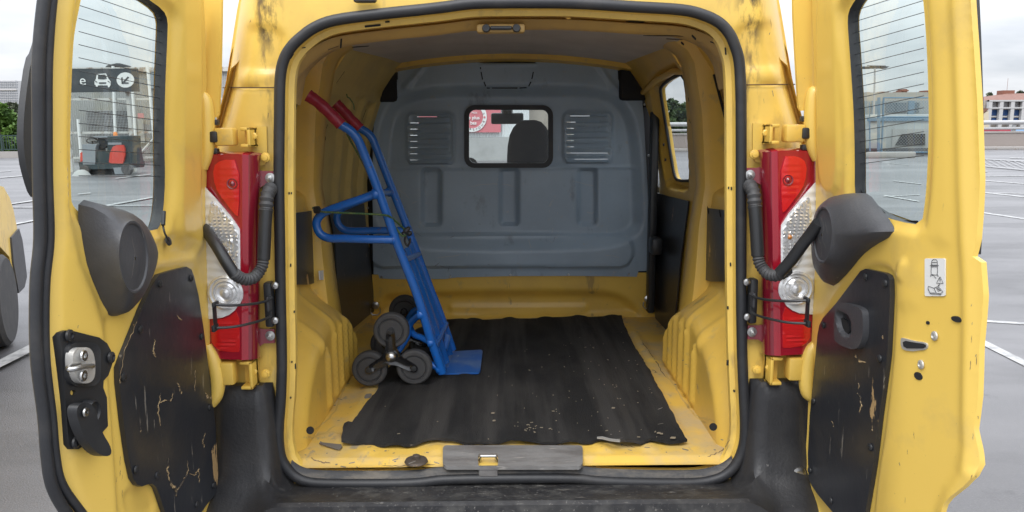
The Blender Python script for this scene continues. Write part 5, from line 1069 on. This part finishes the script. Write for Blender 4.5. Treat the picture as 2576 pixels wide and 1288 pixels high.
# ---------------- yellow vehicle at the left edge
pw_ = oZ(4, 868, 0); hd_ = np.array((-math.sin(rad(23)), math.cos(rad(23)), 0)); nose_p = pw_+hd_*.78; yv = 0; nose = 0.0
car = empty('parked_van', (0, 0, 0), 'yellow vehicle with grey bumper parked at the left edge of the picture', 'van')
side2 = [(nose-.10, .38), (nose-.03, .60), (nose-.055, .78), (nose-.11, .92), (nose-.20, 1.02), (nose-.38, 1.12), (nose-1.15, 1.22), (nose-1.95, 1.80), (nose-2.6, 1.88), (nose-4.3, 1.85), (nose-4.4, 1.0), (nose-4.38, .40), (nose-3.9, .34), (nose-3.85, .55), (nose-3.5, .70), (nose-3.15, .55), (nose-3.1, .34), (nose-1.15, .32), (nose-1.10, .56), (nose-.78, .72), (nose-.46, .58), (nose-.38, .34)]
rings = []
for t in (0, .06, .3, .85, 1.4, 1.64, 1.7):
    k = 1-abs(t-.85)/.85; ins = .06*(1-min(1, k*6)); cxx, czz = nose-2.2, .9
    rings.append([(cxx+(x-cxx)*(1-ins*.5), yv+t, czz+(z-czz)*(1-ins)) for x, z in side2])
MB().loft(rings, closed=True, caps=True).build('body', M_ybody, car, fix=True)
MB().prism([(x, yv-.012, z) for x, z in ((nose-.0, .36), (nose+.0, .52), (nose-.02, .66), (nose-.10, .76), (nose-.42, .73), (nose-.45, .55), (nose-.38, .30), (nose-.14, .30))][::-1], (0, 1.72, 0)).build('bumper', M_dgry, car, fix=True)
wheel((nose-.78, yv+.08, .33), .33, .2, (0, -1, 0), car); wheel((nose-3.5, yv+.08, .33), .33, .2, (0, -1, 0), car)
MB().prism([(x, yv+.005, z) for x, z in ((nose-1.3, 1.24), (nose-1.9, 1.68), (nose-2.7, 1.72), (nose-2.7, 1.22))], (0, -.01, 0)).build('side_window', M_frit, car)
nose_p = nose_p+np.array((.07, 0, 0))
for o_ in (car,): o_.location = tuple(map(float, nose_p)); o_.rotation_euler = (0, 0, rad(113))
# ---------------- through the right door glass: blue fence, container, houses, lamp post
Z7 = lambda x, y: (2075.7+x*.293, 157.2+y*.293)
yf = float(oZ(2250, 392, 0)[1])
M_bf = mat('light_blue_paint', (.13, .22, .30), .5); fx_ = lambda x, y, dy=0: oY(*Z7(x, y), yf+dy)
fen = empty('mesh_fence', (float(fx_(500, 790)[0]), yf, 0), 'light blue framed wire mesh fence with a tall post on the car park', 'fence')
for x0, x1, w_ in ((462, 458, .085), (502, 484, .05), (990, 985, .05), (380, 385, .04)): MB().tube([fx_(x0, 300 if x0 < 849 and x0 > 400 else 340), fx_(x1, 790)], w_, 6).build('post', M_bf, fen)
for y, a, b in ((302, 500, 990), (468, 495, 990), (770, 480, 990)): MB().tube([fx_(a, y), fx_(b, y)], .035, 6).build('rail', M_bf, fen)
q = MB(); A0, A1 = fx_(500, 305), fx_(985, 775); ww, hh = A1[0]-A0[0], A0[2]-A1[2]; st_p = .16; k = -int(hh/st_p)
while k*st_p < ww:
    for s_d in (1, -1):
        x0 = A0[0]+k*st_p; pts = []
        for t in (0, 1):
            x = x0+t*hh; z = A1[2]+t*hh if s_d > 0 else A0[2]-t*hh; pts.append([x, z])
        (xa_, za_), (xb_, zb_) = pts
        m_ = (zb_-za_)/(xb_-xa_)
        if xa_ < A0[0]: za_ += m_*(A0[0]-xa_); xa_ = A0[0]
        if xb_ > A1[0]: zb_ += m_*(A1[0]-xb_); xb_ = A1[0]
        if xb_ > xa_: q.prism([(xa_, yf, za_), (xb_, yf, zb_), (xb_, yf, zb_+.012), (xa_, yf, za_+.012)], (0, .01, 0))
    k += 1
tag(q.build('wire_mesh', M_rail, fen), kind='stuff')
ct = empty('container_unit', (float(fx_(600, 740)[0]), yf+2, 0), 'white plant container with dark sloping louvre grille behind the blue mesh fence', 'container')
a, b = fx_(380, 448, 2), fx_(1000, 742, 2)
MB().box((a[0], yf+2, 0), (b[0], yf+5, a[2]), bev=.05).build('housing', mat('offwhite_housing', (.40, .42, .41), .5, col2=(.31, .33, .32), ns=.7), ct)
MB().box((a[0]-.1, yf+1.9, a[2]-.35), (b[0], yf+2, a[2]-.15)).build('trim_strip', M_bf, ct)
MB().prism([fx_(x, y, 1.85) for x, y in ((605, 712), (662, 614), (860, 612), (860, 712))][::-1], (0, .15, 0)).build('louvre_grille', M_dark, ct)
MB().prism([fx_(x, y, 1.92) for x, y in ((575, 735), (580, 572), (900, 570), (900, 735))][::-1], (0, .06, 0)).build('hood_panel', mat('pale_panel', (.36, .36, .34), .5), ct)
MB().box((a[0]-.3, yf+1.7, 0), (b[0], yf+2, fx_(600, 735, 2)[2])).build('plinth', M_dgry, ct)
p = oZ(*Z7(465, 822), 0); MB().box((p[0]-1.8, p[1], 0), (p[0]+1.8, p[1]+.4, .28), bev=.05)
blk = MB().box((p[0]-1.8, p[1], 0), (p[0]+1.8, p[1]+.4, .30), bev=.05).build('concrete_block', M_conc); tag(blk, 'long concrete block at the foot of the blue fence', 'block')
yh = 95; fh = lambda x, y, dy=0: oY(*Z7(x, y), yh+dy)
hb = empty('long_grey_building', (float(fh(600, 400)[0]), yh, -6), 'long low grey building with brick chimneys behind the blue fence', 'building')
a, b = fh(300, 330), fh(1000, 500)
MB().box((a[0], yh, -6), (b[0], yh+12, a[2])).build('wall', mat('grey_render', (.27, .29, .29), .7), hb)
MB().box((a[0]-1, yh+3, a[2]), (b[0], yh+14, fh(600, 262, 5)[2])).build('upper_storey', mat('tan_render', (.34, .31, .27), .7), hb)
for x0, x1 in ((430, 465), (520, 600), (610, 690), (760, 800)): p, q_ = fh(x0, 345), fh(x1, 430); MB().box((p[0], yh-.1, q_[2]), (q_[0], yh, p[2])).build('window', mat('window_dark_blue', (.12, .15, .17), .2), hb)
for x0 in (395, 710): p, q_ = fh(x0, 330), fh(x0+42, 460); MB().box((p[0], yh-.3, q_[2]), (q_[0], yh-.1, p[2])).build('column', mat('blue_grey_column', (.14, .22, .29), .6), hb)
M_brk = mat('red_brick', (.22, .09, .06), .8)
for x0, x1, y0 in ((350, 388, 256), (490, 545, 250), (672, 702, 228), (630, 655, 248), (860, 890, 240)):
    p, q_ = fh(x0, y0, 6), fh(x1, 275, 6); MB().box((p[0], yh+6, q_[2]-.3), (q_[0], yh+7.5, p[2])).box((p[0]-.15, yh+5.9, p[2]-.3), (q_[0]+.15, yh+7.6, p[2]-.12)).build('chimney', M_brk, hb)
lpst = empty('lamp_post', (float(oY(2205, 395, 62)[0]), 62, 0), 'tall car park lamp post with twin flat floodlight heads', 'lamp post')
a = oY(2201, 172, 62); MB().tube([(float(oY(2194, 400, 62)[0]), 62, 0), a], [.10, .07], 8).build('pole', M_rail, lpst)
for pts in (((335, 33), (398, 36), (400, 52), (336, 53)), ((405, 28), (474, 30), (470, 50), (410, 50)), ((480, 30), (555, 34), (520, 52), (482, 48))): MB().prism([oY(*Z7(x, y), 62) for x, y in pts][::-1], (0, .5, 0)).build('lamp_head', M_dgry, lpst)
MB().tube([oY(*Z7(360, 28), 62.2), oY(*Z7(520, 30), 62.2)], .04, 6).build('cross_arm', M_dgry, lpst)
# white framed building with blue shutters, far right
yq = 110; fq = lambda x, y, dy=0: oY(*Z7(x, y), yq+dy)
wb = empty('white_framed_building', (float(fq(1560, 500)[0]), yq, -6), 'white concrete framed building with blue shutters and a red brown roof', 'building')
M_wf = mat('white_frame', (.46, .45, .45), .6); M_bs = mat('blue_shutter', (.04, .10, .27), .5); M_rf = mat('red_brown_tiles', (.20, .095, .07), .8, col2=(.15, .075, .055), ns=2)
a, b = fq(1415, 322), fq(2050, 520); MB().box((a[0], yq+1.2, -6), (b[0], yq+14, a[2])).build('wall', mat('beige_wall', (.42, .37, .33), .7), wb)
for i in range(7):
    x = 1410+i*96; p, q_ = fq(x, 322), fq(x+13, 505); MB().box((p[0], yq, -6), (q_[0], yq+.5, p[2])).build('column', M_wf, wb)
for y, h in ((322, 10), (385, 8), (500, 8)): p, q_ = fq(1410, y), fq(2000, y+h); MB().box((p[0], yq-.05, q_[2]), (q_[0], yq+.6, p[2])).build('beam', M_wf, wb)
for i in range(6):
    x = 1426+i*96
    for k_ in range(4): p, q_ = fq(x, 336+k_*12), fq(x+78, 345+k_*12); MB().box((p[0], yq+.9, q_[2]), (q_[0], yq+1.1, p[2])).build('louvre_slat', M_wf, wb)
    for (x0, x1, y0, y1_) in ((0, 52, 406, 454), (56, 76, 406, 454), (0, 30, 474, 496), (36, 76, 476, 500)):
        p, q_ = fq(x+x0, y0), fq(x+x1, y1_); MB().box((p[0], yq+.8, q_[2]), (q_[0], yq+1.0, p[2])).build('shutter', M_bs, wb)
    p, q_ = fq(x, 458), fq(x+76, 470); MB().box((p[0], yq+.6, q_[2]), (q_[0], yq+.9, p[2])).build('balcony', M_wf, wb)
P = [fq(1425, 322), fq(2050, 322), fq(2000, 262, 6), fq(1560, 266, 6)]; MB().add([P[0], P[1], P[2], P[3], P[0]+np.array((0, 14, 0)), P[1]+np.array((0, 14, 0))], [(0, 1, 2, 3), (4, 0, 3), (1, 5, 2), (5, 4, 3, 2)], 0, False).build('roof', M_rf, wb)
p = fq(1560, 262, 6); MB().box((p[0]-.6, yq+6, p[2]-.5), (p[0]+1.2, yq+7.5, p[2]+.4)).tube([(p[0]+.3, yq+6.5, p[2]), (p[0]+.3, yq+6.5, p[2]+2.2)], .025, 5).build('chimney', M_brk, wb)
y9 = 98; f9 = lambda x, y, dy=0: oY(*Z7(x, y), y9+dy)
hs = empty('red_roofed_house', (float(f9(1340, 500)[0]), y9, -6), 'small house with plain red brown tiled roof and cream gable', 'building')
a, b = f9(1240, 465), f9(1404, 505)
MB().prism([f9(*p) for p in ((1322, 600), (1322, 470), (1404, 412), (1404, 600))], (0, 7, 0)).build('wall', mat('cream_gable', (.55, .48, .36), .7), hs)
MB().prism([f9(*p) for p in ((1200, 468), (1318, 466), (1408, 398), (1402, 394), (1200, 392))], (0, 7.4, 0)).build('roof', M_rf, hs)
MB().box((f9(1340, 480)[0], y9-.1, f9(1340, 505)[2]), (f9(1362, 480)[0], y9, f9(1340, 480)[2])).build('window', M_win, hs)
yg = 130; p, q_ = oY(*Z7(1305, 330), yg), oY(*Z7(1440, 400), yg)
gb = empty('pale_flats', (float(p[0]), yg, -6), 'pale flat roofed block of flats left of the white framed building', 'building')
MB().box((p[0]-3, yg, -6), (q_[0], yg+10, p[2])).build('wall', mat('pale_flats_wall', (.44, .45, .43), .7), gb)
for k_ in range(3): a = oY(*Z7(1320, 342+k_*14), yg-.1); MB().box((a[0], yg-.1, a[2]-.35), (a[0]+3, yg, a[2]+.1)).build('window', M_win, gb)
for nm, x0, x1, c_, lb in (('lorry_trailer', 1505, 1595, (.32, .03, .05), 'dark red trailer roof just above the parapet'), ('lorry_trailer', 1600, 1760, (.22, .36, .55), 'pale blue trailer roof beside the dark red one')):
    y0_ = 76+1; p, q_ = oY(*Z7(x0, 574), y0_), oY(*Z7(x1, 600), y0_)
    tb_ = empty(nm, (float(p[0]), y0_, -6), lb, 'trailer'); MB().box((p[0], y0_, -5), (q_[0], y0_+8, p[2]), bev=.05).build('box_body', mat('trailer_paint', c_, .5), tb_)
    for k_ in (0, 1): wheel((p[0]+1+k_*1.2, y0_+.2, -5.5), .5, .3, (0, -1, 0), tb_)
# ---------------- shop front seen through the cab
ym = 36.0; Z8 = lambda x, y: (1119.6+x*.166, 239+y*.166); fm = lambda x, y, dy=0: oY(*Z8(x, y), ym+dy)
sh = empty('shop_building', (float(fm(600, 900)[0]), ym, 0), 'pale corrugated shop wall above grey concrete seen through the bulkhead window', 'building')
a, b = fm(-1500, -900), fm(1275, 634); rings = []
for i in range(121): x = a[0]+(b[0]-a[0])*i/120; rings.append([(x, ym+(.05 if i % 2 else 0), b[2]), (x, ym+(.05 if i % 2 else 0), a[2])])
MB().loft(rings, smooth=False).box((a[0], ym+.1, 0), (b[0], ym+10, a[2]-.01)).build('cladding_wall', mat('white_cladding', (.60, .62, .62), .5), sh)
cwl = fm(1275, 636)[2]; MB().box((a[0], ym-.4, 0), (b[0]+.6, ym, cwl)).build('concrete_wall', mat('grey_wet_concrete', (.36, .36, .35), .7, layers=(dict(col=(.22, .22, .21), ns=.6, lo=.5, hi=.7, amt=.6),)), sh)
bb = empty('billboard', (float(fm(500, 560)[0]), ym-.2, 0), 'red shop billboard with a round white ringed price badge', 'sign')
M_bb = mat('faded_red_board', (.56, .16, .18), .5)
MB().prism([fm(*p, -.15) for p in ((-400, -300), (845, -300), (845, 566), (-400, 566))][::-1], (0, .1, 0)).build('board', M_bb, bb)
c = Z8(405, 330); cen_ = fm(405, 330, -.2); R1, R2 = 222*.166/F*(ym+2), 168*.166/F*(ym+2)
q = MB(); n = 48; q.loft([[cen_+np.array((math.cos(2*math.pi*i/n)*r_, y_o, math.sin(2*math.pi*i/n)*r_)) for i in range(n)] for r_, y_o in ((R2, .04), (R2, 0), (R1, 0), (R1, .04))], closed=True, smooth=False); q.build('badge_ring', M_white, bb)
M_dr = mat('dark_red_ink', (.16, .05, .07), .5)
for ch, x, y in (('R', 385, 515), ('E', 433, 525), ('F', 480, 515), ('O', 521, 493), ('U', 563, 455), ('R', 588, 402), ('E', 583, 281)):
    ang = math.atan2(x-405, y-330); text(ch, *Z8(x, y), 5.6, ym-.215, bb, M_dr, rot=ang, name='ring_letter')
q_ = fm(598, 336, -.215); MB().lathe([(.05, 0), (.05, .01)], q_, (0, -1, 0), 12).build('ring_dot', M_bb, bb)
text('le plus', *Z8(430, 345), 8.6, ym-.2, bb, M_white, bold=.02, name='lettering'); text('bas', *Z8(430, 425), 8.6, ym-.2, bb, M_white, bold=.02, name='lettering'); text('PRIX', *Z8(445, 270), 5, ym-.2, bb, M_white, name='lettering')
# bare trees and kerb on the right of the shop wall
bw = empty('brown_panel_wall', (float(fm(1400, 900)[0]), ym+1.5, 0), 'brown weathered wall panel right of the white shop cladding', 'wall')
a, b = fm(1275, -200, 1.5), fm(1900, 900, 1.5); MB().box((a[0], ym+1.5, 0), (b[0], ym+1.9, a[2])).build('panel', mat('brown_stained_wall', (.36, .32, .27), .8, layers=(dict(col=(.22, .19, .16), ns=1.6, lo=.45, hi=.65, amt=.8, st=(1, 1, .4)),)), bw)

# ---------------- small slots, plugs and marks set on whatever surface the sight line meets
bpy.context.view_layer.update(); DG = bpy.context.evaluated_depsgraph_get()
def stick(u, v, w_, h_, ang, name, m_, par=van, th=.0012):
    d = Vector(ray(u, v)).normalized(); ok, p, nrm, _, ob, _ = S.ray_cast(DG, Vector(CAM), d)
    if not ok or (p-Vector(CAM)).length > 6: return
    if nrm.dot(d) > 0: nrm = -nrm
    k = (p-Vector(CAM)).length/F; t1 = Vector(RT); t1 = (t1-nrm*t1.dot(nrm)); t1 = t1.normalized()/max(.35, t1.length); t2 = Vector(UP); t2 = t2-nrm*t2.dot(nrm); t2 = t2.normalized()/max(.35, t2.length)
    ca, sa = math.cos(rad(ang)), math.sin(rad(ang)); P = []
    for a, b in rrect(-w_/2, -h_/2, w_/2, h_/2, min(w_, h_)*.35, 2): P.append(p+nrm*.0006+(t1*(a*ca-b*sa)+t2*(a*sa+b*ca))*k)
    MB().prism([tuple(q_) for q_ in P], tuple(nrm*th)).build(name, m_, par)
X3 = lambda x, y: (679.3+.3516*x, .3516*y)
for x, y, a, b, g_ in ((375, 298, 9, 3.5, 40), (452, 340, 9, 3.5, 40), (508, 305, 4, 17, 0), (605, 335, 9, 28, 5), (240, 340, 9, 2, 0), (155, 402, 2.5, 12, 5), (735, 183, 38, 4, 4), (840, 155, 11, 3, 4), (500, 555, 4, 22, -10), (672, 820, 4, 20, 0), (395, 990, 2.5, 6, 0), (405, 905, 2.5, 6, 0)): stick(*X3(x, y), a, b, g_, 'slot', M_dark)
X4 = lambda x, y: (1288+x/2, y/2)
for x, y, a, b, g_ in ((915, 187, 10, 4, -40), (858, 218, 8, 4, -40), (770, 178, 20, 34, 0), (818, 196, 5, 16, 0), (1075, 257, 3, 16, 0), (1008, 212, 9, 2, 0), (1090, 945, 3, 6, 0), (1104, 948, 3, 8, 0), (896, 610, 2.5, 5, 0), (890, 500, 2.5, 5, 0), (988, 1058, 7, 9, 0), (1048, 1074, 7, 9, 0), (620, 108, 40, 5, 0)): stick(*X4(x, y), a, b, g_, 'slot', M_dark)
for u, v, a, b in ((727, 486, 3, 6), (733, 486, 2.5, 5), (731, 667, 3, 8), (740, 784, 3, 6), (1838, 665, 3, 9), (1831, 774, 4, 8), (1847, 983, 4, 6), (731, 1000, 3, 5), (734, 910, 3, 5)): stick(u, v, a, b, 0, 'slot', M_dark)
stick(926, 997, 16, 11, 8, 'tape_patch', mat('dull_tape', (.22, .20, .18), .6))
rr = random.Random(21); M_chip = mat('bare_metal_chip', (.20, .18, .16), .5); M_seal = mat('seam_sealer', (.60, .42, .14), .6)
for k in range(46):
    z_ = rr.random()
    if z_ < .45: u, v = rr.uniform(760, 1100), rr.uniform(1118, 1178)
    elif z_ < .75: u, v = rr.uniform(1470, 1830), rr.uniform(1090, 1178)
    elif z_ < .9: u, v = rr.uniform(1640, 1760), rr.uniform(900, 1080)
    else: u, v = rr.uniform(830, 900), rr.uniform(960, 1100)
    stick(u, v, rr.choice((3, 5, 9, 14)), rr.uniform(.8, 2.2), rr.uniform(-15, 15), 'paint_chip', M_chip, th=.0004)

def mark(pts, w_, name, m_, par=van, n=5, jit=0, th=.0005):
    P = []; P2 = spl([np.array((a, b, 0.)) for a, b in pts], n)
    for q_ in P2:
        u, v = q_[0]+rr.uniform(-jit, jit), q_[1]+rr.uniform(-jit, jit); d = Vector(ray(u, v)).normalized(); ok, p, nrm, _, ob, _ = S.ray_cast(DG, Vector(CAM), d)
        if not ok: continue
        if nrm.dot(d) > 0: nrm = -nrm
        if P and (p-P[-1][0]).length > .12: break
        P.append((p, nrm, (p-Vector(CAM)).length/F))
    if len(P) < 2: return
    L_, R_2 = [], []
    for i, (p, nrm, k) in enumerate(P):
        t = (P[min(i+1, len(P)-1)][0]-P[max(i-1, 0)][0]).normalized(); s_ = nrm.cross(t).normalized(); f_ = w_*k*.5*(rr.uniform(.5, 1.2) if 0 < i < len(P)-1 else .15)
        L_.append(p+nrm*th+s_*f_); R_2.append(p+nrm*th-s_*f_)
    MB().loft([[tuple(a), tuple(b)] for a, b in zip(L_, R_2)]).build(name, m_, par)
M_scr = mat('pale_scratch', (.42, .44, .45), .5); M_scd = mat('grey_scuff', (.16, .15, .14), .6); M_dirt = mat('brown_grime', (.20, .14, .08), .8); M_dst = mat('pale_dust', (.13, .125, .12), .9)
for pts in ([(2066, 545), (2072, 570), (2070, 600), (2078, 625)], [(2060, 600), (2068, 622), (2066, 650)], [(2076, 560), (2084, 590)], [(330, 590), (338, 640), (330, 700)], [(352, 560), (362, 600)]): mark(pts, 1.6, 'scratch', M_scd, jit=1)
for pts in ([(1478, 532), (1486, 537), (1494, 533)], [(1166, 540), (1170, 530)], [(1180, 470), (1240, 462), (1300, 470)], [(1380, 520), (1392, 500)], [(1520, 640), (1560, 648)], [(1100, 650), (1160, 640)], [(1440, 455), (1500, 470)], [(1330, 600), (1338, 640)], [(1000, 470), (1030, 500)]): mark(pts, 1.6, 'scratch', M_scr, jit=1.5)
for k in range(22):
    u, v = rr.uniform(990, 1600), rr.uniform(430, 680); a = rr.uniform(-.6, .6)+(1.57 if rr.random() < .5 else 0); L_ = rr.uniform(5, 22)
    mark([(u, v), (u+math.cos(a)*L_, v+math.sin(a)*L_)], rr.uniform(.7, 1.5), 'scratch', M_scr if k % 2 else M_scd, n=4, jit=.6)
# brushed seam sealer and grime where the floor meets the walls
for pts in ([(884, 950), (868, 975), (838, 1040), (800, 1075), (760, 1092)], [(1672, 940), (1700, 975), (1735, 1030), (1770, 1062), (1832, 1076)], [(790, 1096), (830, 1088), (862, 1092)], [(1725, 1010), (1742, 1040), (1770, 1052), (1800, 1060)], [(1770, 1060), (1785, 1090), (1800, 1120)], [(760, 1100), (800, 1098), (846, 1070)]): mark(pts, 5, 'seam_sealer', M_seal, n=8, jit=2)
for pts in ([(1610, 850), (1650, 910), (1676, 950)], [(1640, 930), (1652, 938)], [(1560, 1120), (1600, 1124)], [(960, 1170), (1020, 1172), (1100, 1168)], [(780, 1150), (800, 1160), (830, 1166)], [(1780, 1150), (1820, 1130), (1836, 1105)]): mark(pts, 3, 'grime', M_dirt, n=8, jit=2)
for k in range(26):
    u, v = rr.choice(((rr.uniform(270, 310), rr.uniform(1130, 1260)), (rr.uniform(2440, 2460), rr.uniform(700, 1200)), (rr.uniform(2250, 2300), rr.uniform(900, 1260)), (rr.uniform(1880, 1990), rr.uniform(20, 280)), (rr.uniform(590, 690), rr.uniform(20, 300)), (rr.uniform(160, 250), rr.uniform(740, 820)))); L_ = rr.uniform(6, 26)
    mark([(u, v), (u+rr.uniform(-3, 3), v+L_)], rr.uniform(.8, 1.8), 'scuff', M_dirt if k % 3 else M_scd, n=5, jit=.8)
# hose clips, pale ridge dust on the carpet
for u0 in (1225, 1345, 1432, 1560): pass
